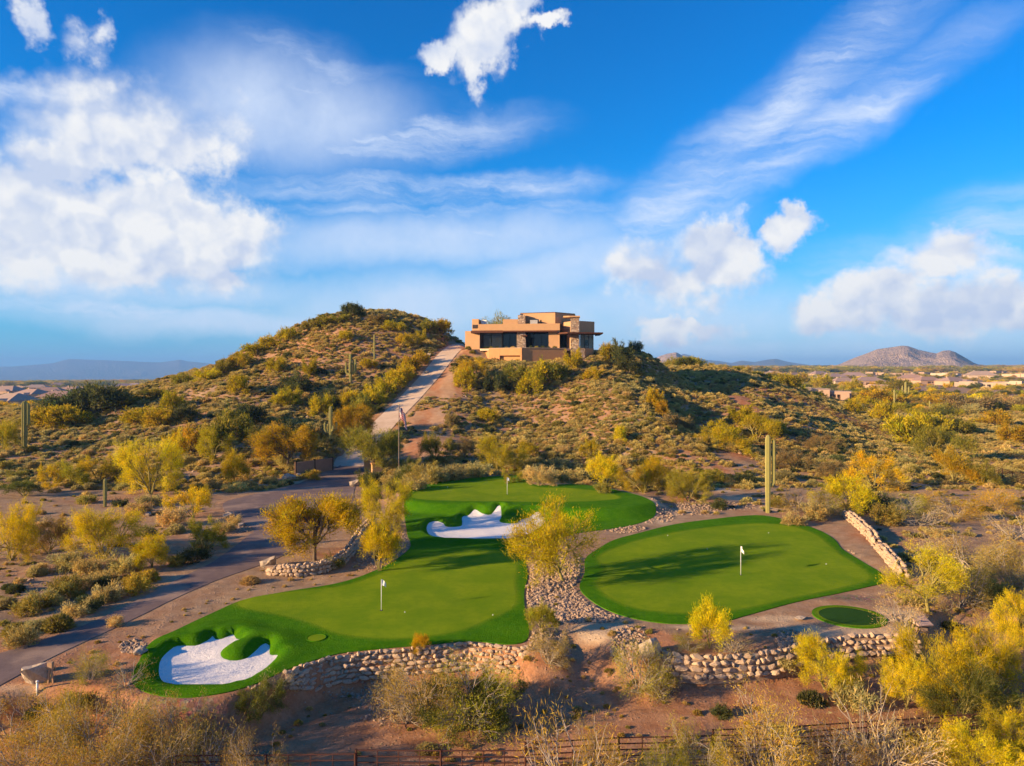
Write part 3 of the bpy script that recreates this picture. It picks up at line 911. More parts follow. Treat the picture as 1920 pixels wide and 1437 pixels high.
def crown(tips, per, length, width, seed, jit=0.22, up=0.5, tint=0.35):
    rng = np.random.default_rng(seed)
    T = np.array([t[0] for t in tips]); Dd = np.array([t[1] for t in tips])
    n = len(T)
    B = np.repeat(T, per, 0) + rng.normal(size=(n * per, 3)) * jit
    Dr = unit(np.repeat(Dd, per, 0) * 0.7 + rng.normal(size=(n * per, 3)) * 0.55 + np.array([0, 0, up]))
    L = length * rng.uniform(0.6, 1.35, n * per); Wd = width * rng.uniform(0.7, 1.3, n * per)
    V, Fc = needles(B, Dr, L, Wd, rng)
    clump = np.repeat(rng.uniform(1 - tint, 1 + tint, n), per) * rng.uniform(0.8, 1.2, n * per)
    hue = np.repeat(rng.normal(0, 0.10, n), per)
    sh = np.stack([clump * (1 + hue), clump, clump * (1 - hue)], 1)
    return V, Fc, sh

# kinds of tree: name -> list of (trunk mesh, crown mesh, height, width)
TREES = {}
def fit(V, tipsV):
    return V
def make_kind(key, n, seed0, height, per, length, width, bark, jit=0.22, up=0.5, **kw):
    TREES[key] = []
    for i in range(n):
        segs, tips = grow(seed0 + i, height, **kw)
        V, Fc, sh = crown(tips, per, length, width, seed0 + 50 + i, jit, up)
        zt = np.percentile(V[:, 2], 99.0); s = height / zt
        V *= s
        segs = [(a * s, b * s, r1 * s, r2 * s) for a, b, r1, r2 in segs if r1 > 0.006]
        w = 2 * np.percentile(np.hypot(V[:, 0], V[:, 1]), 93)
        TREES[key].append((tubes_mesh('trunk', segs, bark), leaf_mesh('crown', V, Fc, sh), height, w))
gb, bk, dw = M['greenbark'], M['bark'], M['deadwood']
make_kind('near', 4, 100, 4.5, 30, 0.20, 0.019, gb, stems=5, levels=3, kids=4, spread=1.0, tilt=36, r0=0.075, up=0.45, jit=0.14)
make_kind('mid', 5, 200, 4.5, 26, 0.28, 0.038, gb, stems=4, levels=3, kids=3, spread=1.0, tilt=36, r0=0.08, jit=0.17)
make_kind('vase', 3, 260, 4.5, 22, 0.34, 0.042, gb, stems=5, levels=3, kids=3, spread=0.6, tilt=24, r0=0.07, bare=0.6, jit=0.2)
make_kind('far', 5, 300, 4.5, 16, 0.46, 0.115, bk, stems=5, levels=2, kids=4, spread=1.0, tilt=42, r0=0.09, jit=0.24, bare=0.1)
make_kind('round', 3, 420, 4.5, 24, 0.24, 0.036, bk, stems=6, levels=3, kids=4, spread=1.15, tilt=46, r0=0.1, trunk=1.25, jit=0.17, bare=0.5)
make_kind('lean_left', 1, 505, 5.0, 19, 0.24, 0.030, gb, stems=5, levels=3, kids=4, spread=1.0, tilt=50, r0=0.10, trunk=0.7, lean=(-0.55, 0.0), bare=0.55)
make_kind('lean_up', 1, 520, 5.0, 20, 0.22, 0.024, gb, stems=4, levels=3, kids=4, spread=1.1, tilt=48, r0=0.11, trunk=1.5, lean=(-0.18, 0.0), bare=0.5)
make_kind('twiggy', 4, 600, 3.0, 9, 0.12, 0.016, dw, stems=6, levels=3, kids=4, spread=1.1, tilt=44, r0=0.045, jit=0.15, up=0.2, bare=0.2)
make_kind('bare', 3, 640, 2.2, 2, 0.14, 0.014, dw, stems=9, levels=3, kids=3, spread=1.2, tilt=48, r0=0.030, jit=0.1, up=0.3, bare=0.15)

def dome(seed, R_, n, length, width, flatz=0.85, lumps=9, low=0.0):
    rng = np.random.default_rng(seed)
    c = unit(rng.normal(size=(lumps, 3))); c[:, 2] = np.abs(c[:, 2])
    d = unit(rng.normal(size=(n, 3))); d[:, 2] = np.abs(d[:, 2]) * 0.95 + 0.02; d = unit(d)
    near = (d @ c.T).max(1)
    rad = R_ * (0.62 + 0.38 * np.clip((near - 0.55) / 0.45, 0, 1)) * rng.uniform(0.72, 1.0, n)
    B = d * rad[:, None] * 0.72; B[:, 2] *= flatz; B[:, 2] += low
    Dr = unit(d + rng.normal(size=(n, 3)) * 0.35 + [0, 0, 0.25])
    V, Fc = needles(B, Dr, length * rng.uniform(.6, 1.3, n), width * rng.uniform(.7, 1.3, n), rng)
    s = rng.uniform(0.7, 1.25, n)
    return V, Fc, np.stack([s, s, s], 1)
SHRUBS = {'dome': [], 'loose': [], 'small': []}
for i in range(4):
    V, Fc, sh = dome(700 + i, 0.6, 1500, 0.20, 0.036)
    SHRUBS['dome'].append(leaf_mesh('foliage', V, Fc, sh))
for i in range(4):
    segs, tips = grow(740 + i, 1.2, spread=1.1, stems=9, levels=2, kids=3, tilt=42, r0=0.02, bare=0.2)
    V, Fc, sh = crown(tips, 12, 0.16, 0.034, 760 + i, 0.09, 0.4)
    SHRUBS['loose'].append(leaf_mesh('foliage', V, Fc, sh))
for i in range(6):
    V, Fc, sh = dome(720 + i, 0.6, 330, 0.26, 0.085)
    SHRUBS['small'].append(leaf_mesh('foliage', V, Fc, sh))
STEM = tubes_mesh('stem', [(np.array([0, 0, -.1]), np.array([math.cos(a) * .3, math.sin(a) * .3, .45]), .018, .01) for a in np.linspace(0, 6.28, 8)[:-1]], M['bark'], 4)

FOL = {'Y': (0.62, 0.475, 0.008), 'O': (0.66, 0.43, 0.010), 'G': (0.38, 0.325, 0.022), 'D': (0.14, 0.150, 0.026), 'B': (0.42, 0.295, 0.060),
       'grey': (0.52, 0.405, 0.125), 'sage': (0.43, 0.365, 0.130), 'straw': (0.60, 0.43, 0.15), 'olive': (0.32, 0.265, 0.050), 'dark': (0.10, 0.11, 0.035), 'gold': (0.48, 0.32, 0.035)}
HUEW = {'Y': 'yellow-green', 'O': 'golden orange', 'G': 'olive green', 'D': 'dark green', 'B': 'brownish', 'grey': 'grey-green', 'sage': 'sage grey', 'straw': 'straw-coloured', 'olive': 'olive', 'dark': 'dark green', 'gold': 'golden'}

PLACED = []      # (root, category, words, px, py, d) for the labels at the end
def tint(o, key, rng=random):
    c = FOL[key]; k = rng.uniform(0.88, 1.12)
    o.color = (c[0] * k * rng.uniform(.95, 1.05), c[1] * k, c[2] * k, 1)
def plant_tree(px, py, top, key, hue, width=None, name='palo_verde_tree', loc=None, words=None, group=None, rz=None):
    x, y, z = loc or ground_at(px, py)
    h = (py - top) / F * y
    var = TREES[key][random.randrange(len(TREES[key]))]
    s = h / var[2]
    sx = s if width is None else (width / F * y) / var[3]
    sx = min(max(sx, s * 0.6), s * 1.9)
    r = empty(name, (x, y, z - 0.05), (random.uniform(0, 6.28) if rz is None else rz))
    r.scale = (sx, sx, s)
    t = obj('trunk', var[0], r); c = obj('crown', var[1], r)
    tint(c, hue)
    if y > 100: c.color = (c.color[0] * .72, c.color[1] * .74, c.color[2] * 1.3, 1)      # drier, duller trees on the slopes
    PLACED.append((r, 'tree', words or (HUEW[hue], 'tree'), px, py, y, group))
    return r
def plant_shrub(x, y, z, size, hue, key='dome', name='desert_shrub', words=None, group=None, stems=True, flatk=1.0):
    var = random.choice(SHRUBS[key])
    if stems:
        r = empty(name, (x, y, z - 0.03), random.uniform(0, 6.28)); r.scale = (size, size, size * flatk)
        c = obj('foliage', var, r); tint(c, hue); obj('stem', STEM, r)
    else:
        r = obj(name, var, None, (x, y, z - 0.03), random.uniform(0, 6.28), (size, size, size * flatk)); tint(r, hue)
    px, py = to_px(x, y, z)
    PLACED.append((r, 'shrub', words or (HUEW[hue], 'shrub'), px, py, y, group))
    return r

# ------------------------------------------------------------------ rocks
from mathutils import noise as mnoise
import bmesh
def rock_mesh(seed, n=22, sx=1.0, sy=1.0, sz=0.8, mat=None, sub=False):
    rng = np.random.default_rng(seed)
    p = unit(rng.normal(size=(n, 3))) * rng.uniform(0.86, 1.0, (n, 1)) * 0.5 * [sx, sy, sz]
    bm = bmesh.new()
    for q in p: bm.verts.new(q)
    r = bmesh.ops.convex_hull(bm, input=bm.verts)
    dead = [v_ for v_ in bm.verts if not v_.link_faces]
    bmesh.ops.delete(bm, geom=dead, context='VERTS')
    if sub:
        bmesh.ops.subdivide_edges(bm, edges=bm.edges[:], cuts=2, use_grid_fill=True, smooth=0.0)
        for v_ in bm.verts:
            v_.co += v_.co.normalized() * 0.075 * mnoise.fractal(v_.co * 3.2 + Vector((seed, 0, 0)), 0.8, 2.0, 4)
    me = bpy.data.meshes.new('rock'); bm.to_mesh(me); bm.free()
    if mat: me.materials.append(mat)
    return me
def rock_mat(name, c1, c2, c3, scale=2.5):
    m, n, b = material(name)
    tc = n.new('ShaderNodeTexCoord').outputs['Object']
    oi = n.new('ShaderNodeObjectInfo')
    f = n.noise(tc, scale, 6, 0.65); g = n.noise(tc, scale * 5, 4, 0.7)
    c = n.mix(oi.outputs['Random'], c1, c2)
    c = n.mix(n.sstep(f, 0.45, 0.7), c, c3)
    c = n.mix(n.sstep(g, 0.3, 0.7), n.mix(1.0, c, (0.7, 0.68, 0.66), 'MULTIPLY'), c)
    n.l.new(c, b.inputs['Base Color'])
    n.l.new(n.bump(n.math('ADD', f, n.math('MULTIPLY', g, 0.5)), 0.6, 0.06), b.inputs['Normal'])
    return m
M['stone'] = rock_mat('field_stone', (0.66, 0.48, 0.31), (0.50, 0.365, 0.25), (0.42, 0.31, 0.22))
M['boulder'] = rock_mat('granite_boulder', (0.50, 0.40, 0.30), (0.44, 0.36, 0.28), (0.32, 0.27, 0.23), 1.5)
M['cobble'] = rock_mat('river_cobble', (0.54, 0.39, 0.27), (0.40, 0.28, 0.19), (0.32, 0.23, 0.17))
M['core'] = simple('packed_earth', (0.26, 0.17, 0.11), (0.34, 0.23, 0.15), 2.0)
STONES = [rock_mesh(900 + i, 24, 1.0, 0.9, 0.78, M['stone']) for i in range(10)]
BOULDERS = [rock_mesh(940 + i, 15, 1.15, 0.95, 0.85, M['boulder'], True) for i in range(5)]
COBBLES = [rock_mesh(960 + i, 14, 1.0, 0.8, 0.6, M['cobble']) for i in range(5)]

def stone_wall(pts, height, courses, size, batter, label, two=False, z_low=None):
    """stones laid in courses along a line on the ground; two: a free-standing wall with two faces"""
    pts = smooth_open([p[:2] for p in pts], 10)
    seg = np.linalg.norm(np.diff(pts, axis=0), axis=1); cum = np.r_[0, np.cumsum(seg)]; Ltot = cum[-1]
    def at(s):
        i = min(np.searchsorted(cum, s, 'right') - 1, len(seg) - 1); f = (s - cum[i]) / seg[i]
        p = pts[i] * (1 - f) + pts[i + 1] * f; t = (pts[i + 1] - pts[i]) / seg[i]
        return p, t
    p0, _ = at(0.0)
    root = empty('stone_wall', (pts[0][0], pts[0][1], Hs(*pts[0]) - (0 if two else height)))
    tag(root, label, 'stone wall')
    inv = Vector(root.location)
    faces = (-1, 1) if two else (-1,)
    for cidx in range(courses):
        for side in faces:
            s = random.uniform(0, size * .5)
            while s < Ltot:
                w = size * random.uniform(0.5, 1.6) * (1.12 - 0.22 * cidx / max(1, courses - 1))
                p, t = at(min(s + w / 2, Ltot - 0.01)); nr = np.array([t[1], -t[0]])
                endk = min(1.0, (min(s, Ltot - s) / 1.5) * 0.5 + 0.5)
                if two:
                    offd = 0.30 * side * (1 - 0.45 * cidx / courses) + random.uniform(-.06, .06)
                    q = p + nr * offd; zz = Hs(*p) + height * endk * (cidx + 0.45) / courses
                else:
                    k = (cidx + 0.5) / courses
                    q = p + nr * (batter * (1 - k) + random.uniform(-.07, .07))
                    top = max(Hs(*(p - nr * 0.35)), -0.2)
                    zz = top + 0.12 - height * endk * (1 - k)
                hh = height / courses * random.uniform(0.95, 1.5)
                o = bpy.data.objects.new('stone', random.choice(STONES)); COL.objects.link(o)
                o.location = Vector((q[0], q[1], zz + random.uniform(-.06, .06))) - inv
                o.scale = (w * 1.12, size * random.uniform(.8, 1.15), hh * 1.25)
                o.rotation_euler = (random.uniform(-.25, .25), random.uniform(-.25, .25), math.atan2(t[1], t[0]) + random.uniform(-.35, .35) + random.choice((0, math.pi)))
                o.parent = root
                s += w * 0.92
    # earth and rubble core
    V = []; Fc = []
    for i, p in enumerate(pts):
        t = pts[min(i + 1, len(pts) - 1)] - pts[max(i - 1, 0)]; t = t / np.linalg.norm(t); nr = np.array([t[1], -t[0]])
        if two:
            a, b, zt, zb = p - nr * .2, p + nr * .2, Hs(*p) + height * 0.7, Hs(*p) - 0.2
        else:
            zt = max(Hs(*(p - nr * 0.35)), -0.2) - 0.10; zb = zt - height
            a, b = p - nr * 0.15, p + nr * 0.10
        c_, d_ = (a, b) if two else (a, p + nr * (batter - 0.05))
        V += [(*a, zt), (*b, zt), (*d_, zb), (*c_, zb)]
    for i in range(len(pts) - 1):
        k = i * 4
        for j in range(4):
            Fc.append((k + j, k + (j + 1) % 4, k + 4 + (j + 1) % 4, k + 4 + j))
    V = np.array(V) - np.array(inv)
    obj('core', mesh_np('core', V, np.array(Fc), M['core']), root)
    return root

# ------------------------------------------------------------------ house on the knoll
M['stucco'] = simple('tan_stucco', (0.45, 0.265, 0.135), (0.49, 0.290, 0.150), 0.8, 0.92, 0.15)
M['stucco2'] = simple('terrace_stucco', (0.45, 0.225, 0.10), (0.49, 0.25, 0.112), 0.8, 0.92, 0.15)
M['rust'] = simple('rusted_steel', (0.085, 0.032, 0.018), (0.13, 0.05, 0.026), 2.0, 0.75, 0.2)
M['frame'] = simple('dark_frame', (0.03, 0.028, 0.026), (0.045, 0.04, 0.036), 3, 0.5, 0.0)
M['white'] = simple('white_paint', (0.72, 0.70, 0.66), (0.8, 0.78, 0.74), 3, 0.6, 0.0)
M['greymetal'] = simple('grey_metal', (0.25, 0.25, 0.26), (0.33, 0.33, 0.34), 3, 0.5, 0.0)
M['cream'] = simple('cream_plaster', (0.6, 0.5, 0.34), (0.68, 0.57, 0.4), 1, 0.9, 0.0)
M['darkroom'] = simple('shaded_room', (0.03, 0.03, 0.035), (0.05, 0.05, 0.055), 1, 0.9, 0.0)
def glass_mat(name, col, rough=0.05, alpha=0.35):
    m, n, b = material(name)
    b.inputs['Base Color'].default_value = (*col, 1)
    b.inputs['Roughness'].default_value = rough
    b.inputs['Specular IOR Level'].default_value = 0.6
    b.inputs['Metallic'].default_value = 0.0
    b.inputs['Alpha'].default_value = alpha
    return m
M['glass'] = glass_mat('window_glass', (0.010, 0.011, 0.013), 0.08, 0.72)
M['glass2'] = glass_mat('clear_glass', (0.03, 0.04, 0.045), 0.03, 0.35)
def ledge_mat():
    m, n, b = material('ledge_stone')
    tc = n.new('ShaderNodeTexCoord').outputs['Object']
    mp = n.new('ShaderNodeMapping'); n.put(mp.inputs['Vector'], tc); mp.inputs['Scale'].default_value = (1, 1, 1.7)
    v = n.new('ShaderNodeTexVoronoi', feature='F1'); n.put(v.inputs['Vector'], mp.outputs[0]); v.inputs['Scale'].default_value = 1.5
    e = n.new('ShaderNodeTexVoronoi', feature='DISTANCE_TO_EDGE'); n.put(e.inputs['Vector'], mp.outputs[0]); e.inputs['Scale'].default_value = 1.5
    s = n.new('ShaderNodeSeparateColor'); n.l.new(v.outputs['Color'], s.inputs[0])
    c = n.ramp(s.outputs[0], [(0, (0.26, 0.17, 0.12)), (0.4, (0.42, 0.30, 0.21)), (0.75, (0.5, 0.4, 0.31)), (1, (0.22, 0.16, 0.14))])
    c = n.mix(n.sstep(e.outputs['Distance'], 0.0, 0.06), (0.10, 0.07, 0.05), c)
    n.l.new(c, b.inputs['Base Color'])
    n.l.new(n.bump(n.sstep(e.outputs['Distance'], 0.0, 0.12), 0.9, 0.1), b.inputs['Normal'])
    return m
M['ledge'] = ledge_mat()

def fp(pts):
    return [((px - 960) / F * d, d) for px, d in pts]
def zz(py, d):
    return CH - (py - HZ) / F * d
def prism_mesh(name, foot, z0, z1, mat, org, top_foot=None, bev=0.0):
    foot = [tuple(p) for p in foot]
    ar = sum(foot[i - 1][0] * foot[i][1] - foot[i][0] * foot[i - 1][1] for i in range(len(foot)))
    if ar < 0:
        foot = foot[::-1]
        if top_foot: top_foot = top_foot[::-1]
    n = len(foot); tf = top_foot or foot
    V = [(p[0] - org[0], p[1] - org[1], z0 - org[2]) for p in foot] + [(p[0] - org[0], p[1] - org[1], z1 - org[2]) for p in tf]
    Fc = [tuple(range(n))[::-1], tuple(range(n, 2 * n))] + [(i, (i + 1) % n, n + (i + 1) % n, n + i) for i in range(n)]
    me = mesh_pd(name, V, Fc, mat)
    if bev:
        bm = bmesh.new(); bm.from_mesh(me)
        bmesh.ops.bevel(bm, geom=bm.edges[:], offset=bev, segments=2, affect='EDGES', profile=0.6)
        bm.to_mesh(me); bm.free()
    return me
def build_house():
    org = (0.0, 190.0, 21.3)
    root = empty('adobe_house', org)
    tag(root, 'sprawling tan stucco house with flat roofs on top of the knoll', 'house')
    def part(name, foot, z0, z1, mat, parent=None, bev=0.04, tf=None):
        o = obj(name, prism_mesh(name, fp(foot), z0, z1, M[mat], org, fp(tf) if tf else None, bev), parent or root)
        return o
    fl = 21.3
    part('terrace_floor', [(902, 184.0), (978, 179.2), (1060, 182.4), (1112, 184.6), (1112, 200), (880, 200)], 20.9, 21.46, 'concrete', bev=0)
    part('wall', [(872, 187), (899.5, 186), (899.5, 197), (874, 197)], fl - 1.5, zz(621, 186.5), 'stucco')
    tw = part('tower', [(885, 187.8), (897.6, 187.3), (905, 196), (886, 196.5)], zz(620.5, 187), zz(598.5, 187.5), 'stucco')
    obj('window', prism_mesh('window', fp([(886.2, 187.70), (896, 187.30), (896, 187.45), (886.2, 187.85)]), zz(616, 187), zz(609, 187), M['glass'], org), tw)
    part('parapet', [(897.6, 187), (1049.8, 183.5), (1049.8, 199), (899, 199)], zz(620.2, 185), zz(607.6, 185.5), 'stucco')
    part('raised_parapet', [(943, 188.5), (971, 188), (971, 198), (944, 198)], zz(608, 188), zz(599, 188.5), 'stucco')
    up = part('upper_storey', [(976, 191), (1041, 187.6), (1078, 193.5), (1078, 205), (978, 205)], zz(609, 190), zz(587, 189), 'stucco')
    obj('coping', prism_mesh('coping', fp([(975.6, 190.9), (1041, 187.45), (1078.5, 193.4), (1078.5, 205.2), (977.6, 205.2)]), zz(587, 189) + 0.003, zz(587, 189) + 0.12, M['rust'], org), up)
    ch = part('chimney', [(971, 188), (985, 187.6), (985, 190.6), (971, 190.8)], zz(608, 188), zz(591, 188), 'ledge')
    obj('chimney_cap', prism_mesh('chimney_cap', fp([(975, 188.3), (981, 188.2), (981, 190), (975, 190)]), zz(591, 188) + 0.003, zz(588.8, 188), M['frame'], org, None, 0.03), ch)
    part('stone_pillar', [(969, 184.9), (985.3, 184.6), (985.3, 187.2), (969, 187.4)], fl, zz(620.3, 185), 'ledge')
    part('stone_pedestal', [(979, 182.2), (986.5, 182.2), (986.5, 183.4), (979, 183.4)], fl, zz(631, 182.5), 'ledge', tf=[(980.4, 182.4), (985.2, 182.4), (985.2, 183.2), (980.4, 183.2)])
    part('pedestal_cap', [(976.5, 181.8), (988.5, 181.8), (988.5, 183.8), (976.5, 183.8)], zz(630.98, 182.5), zz(628.8, 182.5), 'rust')
    # roof edges
    part('canopy', [(883, 185.2), (943, 184.0), (943, 186.9), (899, 187.6), (883, 188.5)], zz(624.6, 185.5), zz(620.3, 185.5), 'rust', bev=0.03)
    part('canopy', [(943.2, 184.0), (1045, 182.6), (1045, 187), (943.2, 187.2)], zz(622.6, 184), zz(620.25, 184), 'rust', bev=0.03)
    # glass walls on the left
    def glazing(pxs, ds, z0, z1, key, transom=None):
        for k in range(len(pxs) - 1):
            a, b = pxs[k], pxs[k + 1]; da, db = ds[k], ds[k + 1]
            w = part('window', [(a + .25, da), (b - .25, db), (b - .25, db + .05), (a + .25, da + .05)], z0, z1, key, bev=0)
            for e, de in ((a, da), (b, db)):
                obj('frame', prism_mesh('frame', fp([(e - .35, de - .06), (e + .35, de - .06), (e + .35, de + .16), (e - .35, de + .16)]), z0, z1, M['frame'], org), w)
            if transom:
                obj('transom', prism_mesh('transom', fp([(a + .36, da - .05), (b - .36, db - .05), (b - .36, db + .14), (a + .36, da + .14)]), transom, transom + .10, M['frame'], org), w)
    glazing([899.9, 906, 921, 941], [187.5, 187.3, 187.0, 186.6], fl + .15, zz(624.7, 186), 'glass2', zz(629, 186))
    part('room_wall', [(900, 195), (942, 194.5), (942, 195), (900, 195.5)], fl, zz(620.4, 190), 'cream', bev=0)
    # shaded patio
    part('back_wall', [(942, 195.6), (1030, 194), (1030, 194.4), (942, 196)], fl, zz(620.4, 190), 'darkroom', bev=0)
    glazing([943, 956, 968.6], [189.4, 189.3, 189.2], fl + .15, zz(620.4, 187), 'glass')
    glazing([985.6, 1000, 1014.5, 1028.6], [190.2, 189.9, 189.6, 189.3], fl + .15, zz(620.4, 187), 'glass')
    part('wall', [(1028.7, 184.3), (1049.6, 183.9), (1049.6, 196), (1028.7, 195)], fl, zz(620.4, 185), 'stucco')
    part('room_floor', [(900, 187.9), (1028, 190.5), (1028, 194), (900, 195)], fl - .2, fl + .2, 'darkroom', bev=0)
    # right wing
    part('wall', [(1049.5, 191), (1070, 184.4), (1071, 184.4), (1071, 200), (1049.5, 200)], fl, zz(603.5, 186), 'stucco')
    tw = part('stone_tower', [(1069.9, 183.9), (1086, 183.6), (1086, 187), (1069.9, 187)], fl, zz(595.5, 184), 'ledge')
    obj('tower_cap', prism_mesh('tower_cap', fp([(1056, 184.2), (1067.4, 183.4), (1087.4, 183.2), (1087.4, 187.3), (1056, 187.3)]), zz(595.48, 184), zz(592.6, 184), M['stucco'], org, None, 0.04), tw)
    obj('flue', prism_mesh('flue', fp([(1074, 184.6), (1079, 184.6), (1079, 186), (1074, 186)]), zz(592.58, 184), zz(590.6, 184), M['frame'], org), tw)
    part('wall', [(1086.1, 184.6), (1114.6, 188), (1114.6, 200), (1086.1, 200)], zz(624, 186), zz(602.8, 186.5), 'stucco')
    part('canopy', [(1037, 185.6), (1064, 179.8), (1131, 181.6), (1124, 193), (1116, 195), (1114.8, 187.7), (1086, 184.3), (1070, 183.3), (1049, 189)], zz(626.6, 183), zz(624.05, 183), 'rust', bev=0.02)
    part('canopy_beam', [(1047, 184.2), (1049, 183.8), (1049, 188.6), (1047, 188.8)], fl, zz(626.7, 185), 'stucco')
    glazing([1086.6, 1096, 1104, 1111.6], [184.8, 185.5, 186.3, 187.1], fl + .2, zz(626.7, 185.5), 'glass2', zz(632.5, 185.5))
    part('room_wall', [(1088, 192), (1113, 194), (1113, 194.4), (1088, 192.4)], fl, zz(626.7, 190), 'cream', bev=0)
    w = part('picture', [(1097.5, 192.45), (1103, 192.9), (1103, 192.95), (1097.5, 192.5)], zz(648, 190), zz(637, 190), 'frame', bev=0)
    dr = part('door', [(1052, 189.7), (1062, 186.5), (1062, 186.56), (1052, 189.76)], fl + .12, zz(628, 187), 'glass', bev=0)
    for e, de in ((1052, 189.65), (1057, 188.05), (1062, 186.45)):
        obj('frame', prism_mesh('frame', fp([(e - .35, de - .1), (e + .35, de - .1), (e + .35, de + .12), (e - .35, de + .12)]), fl + .12, zz(628, 187), M['frame'], org), dr)
    # roof gear
    part('air_conditioner', [(994, 189.2), (1008, 188.6), (1008, 187.3), (994, 187.9)][::-1], zz(607.5, 186), zz(600.5, 188), 'greymetal')
    part('roof_hatch', [(902, 189.5), (912, 189.2), (912, 191), (902, 191.2)], zz(607.5, 188), zz(600.3, 189.5), 'white')
    part('roof_vent', [(1012.5, 189), (1015.5, 188.9), (1015.5, 189.3), (1012.5, 189.4)], zz(606.5, 188), zz(600, 189), 'frame')
    return root
build_house()
def build_terrace():
    org = (2.0, 180.0, 17.0)
    root = empty('terrace_wall', org)
    tag(root, 'tall plain stucco retaining wall holding up the house terrace', 'retaining wall')
    def part(name, foot, z0, z1, mat, bev=0.05):
        return obj(name, prism_mesh(name, fp(foot), z0, z1, M[mat], org, None, bev), root)
    zt = zz(653.4, 180)
    part('wall_panel', [(905, 187), (917, 182.6), (919, 182.9), (907, 187.2)], 18.2, zz(656, 184), 'stucco2')
    part('wall_panel', [(917.2, 182.5), (937, 181.0), (937, 182.0), (917.2, 183.4)], 14.5, zt, 'stucco2')
    part('wall_panel', [(937.1, 181.0), (975.2, 178.2), (975.2, 179.1), (937.1, 181.9)], zz(667.0, 179.5), zt, 'stucco2')
    part('recessed_panel', [(937.1, 182.0), (975.2, 179.3), (975.2, 179.8), (937.1, 182.5)], 14.5, zz(667.0, 179.5), 'stucco2', 0)
    part('pier', [(975.3, 177.8), (978.4, 177.6), (978.4, 178.6), (975.3, 178.9)], 14.5, zt + 0.1, 'stucco2')
    part('wall_panel', [(978.5, 177.9), (1062, 181.6), (1062, 182.3), (978.5, 178.6)], 14.5, zt, 'stucco2')
    part('coping', [(917, 182.35), (975, 178.05), (975, 179.2), (917, 183.5)], zt + .003, zt + .12, 'concrete', 0.02)
    part('coping', [(978.6, 177.75), (1062, 181.45), (1062, 182.45), (978.6, 178.75)], zt + .003, zt + .12, 'concrete', 0.02)
    part('stone_block', [(1070, 180.7), (1097, 181.0), (1097, 184.0), (1070, 183.6)], 15.5, zz(653, 181), 'ledge')
    part('wall_panel', [(1097.2, 181.3), (1113.5, 184.2), (1113.5, 184.8), (1097.2, 182.1)], 15.5, zz(653.6, 182.5), 'stucco2')
    for k in range(4):
        part('step', [(1114 + 2 * k, 183.6 - k * .5), (1132 + 2 * k, 184.2 - k * .5), (1132 + 2 * k, 184.7 - k * .5), (1114 + 2 * k, 184.1 - k * .5)], 17.5, zz(664 + 3.5 * k, 183), 'concrete', 0.02)
build_terrace()
M['brick'] = simple('red_brick_paving', (0.36, 0.17, 0.10), (0.45, 0.25, 0.16), 3.0)
o = obj('patio_deck', prism_mesh('patio_deck', fp([(1108, 180.5), (1140, 181.5), (1143, 179.6), (1108, 178.8)]), 15.8, zz(681, 180), M['brick'], (0, 0, 0), None, 0.03))
tag(o, 'small red brick patio on the slope right of the terrace wall', 'patio')

# ------------------------------------------------------------------ gate walls, pillar, flagpole
M['gatewall'] = simple('gate_wall_stucco', (0.26, 0.17, 0.11), (0.31, 0.20, 0.135), 1.0)
M['post'] = simple('dark_post', (0.06, 0.035, 0.025), (0.09, 0.05, 0.035), 3.0)
def box_mesh(name, sx, sy, sz, mat, bev=0.02, z0=0.0):
    me = prism_mesh(name, [(-sx / 2, -sy / 2), (sx / 2, -sy / 2), (sx / 2, sy / 2), (-sx / 2, sy / 2)], z0, z0 + sz, mat, (0, 0, 0), None, bev)
    return me
def ray_wall(a, b, h, name, label, cat):
    ax, ay, az_ = ground_at(*a); bx, by, bz = ground_at(*b)
    L = math.hypot(bx - ax, by - ay); an = math.atan2(by - ay, bx - ax)
    r = empty(name, ((ax + bx) / 2, (ay + by) / 2, (az_ + bz) / 2), an)
    tag(r, label, cat)
    n = 2
    for k in range(n):
        obj('wall_panel', box_mesh('wall_panel', L / n - 0.2, 0.25, h + .3, M['gatewall'], 0.03, -.3), r, ((k - (n - 1) / 2) * L / n, 0, 0))
    for k in range(n + 1):
        obj('post', box_mesh('post', 0.19, 0.34, h + 0.45, M['post'], 0.02, -.3), r, ((k - n / 2) * L / n, 0, 0))
    return r
ray_wall((554, 893), (623, 882), 2.0, 'gate_wall', 'low dark brown stucco wall at the left side of the drive gateway', 'wall')
gx_, gy_, gz_ = ground_at(706, 892)
r = empty('gate_pillar', (gx_, gy_, gz_), 0.35)
tag(r, 'square tan stucco gate pillar right of the drive under olive tree', 'pillar')
obj('shaft', box_mesh('shaft', 1.5, 1.3, 2.0, M['stucco'], 0.05, -.2), r)
obj('cap', box_mesh('cap', 1.7, 1.5, 0.14, M['stucco2'], 0.03, 1.803), r)
gx_, gy_, gz_ = ground_at(688, 880)
r = empty('gate_pillar', (gx_, gy_, gz_), 0.25)
tag(r, 'short stucco gate pillar at the right edge of the drive, nearer the asphalt', 'pillar')
obj('shaft', box_mesh('shaft', 0.9, 0.9, 1.5, M['stucco'], 0.04, -.2), r)
obj('cap', box_mesh('cap', 1.05, 1.05, 0.12, M['stucco2'], 0.02, 1.303), r)

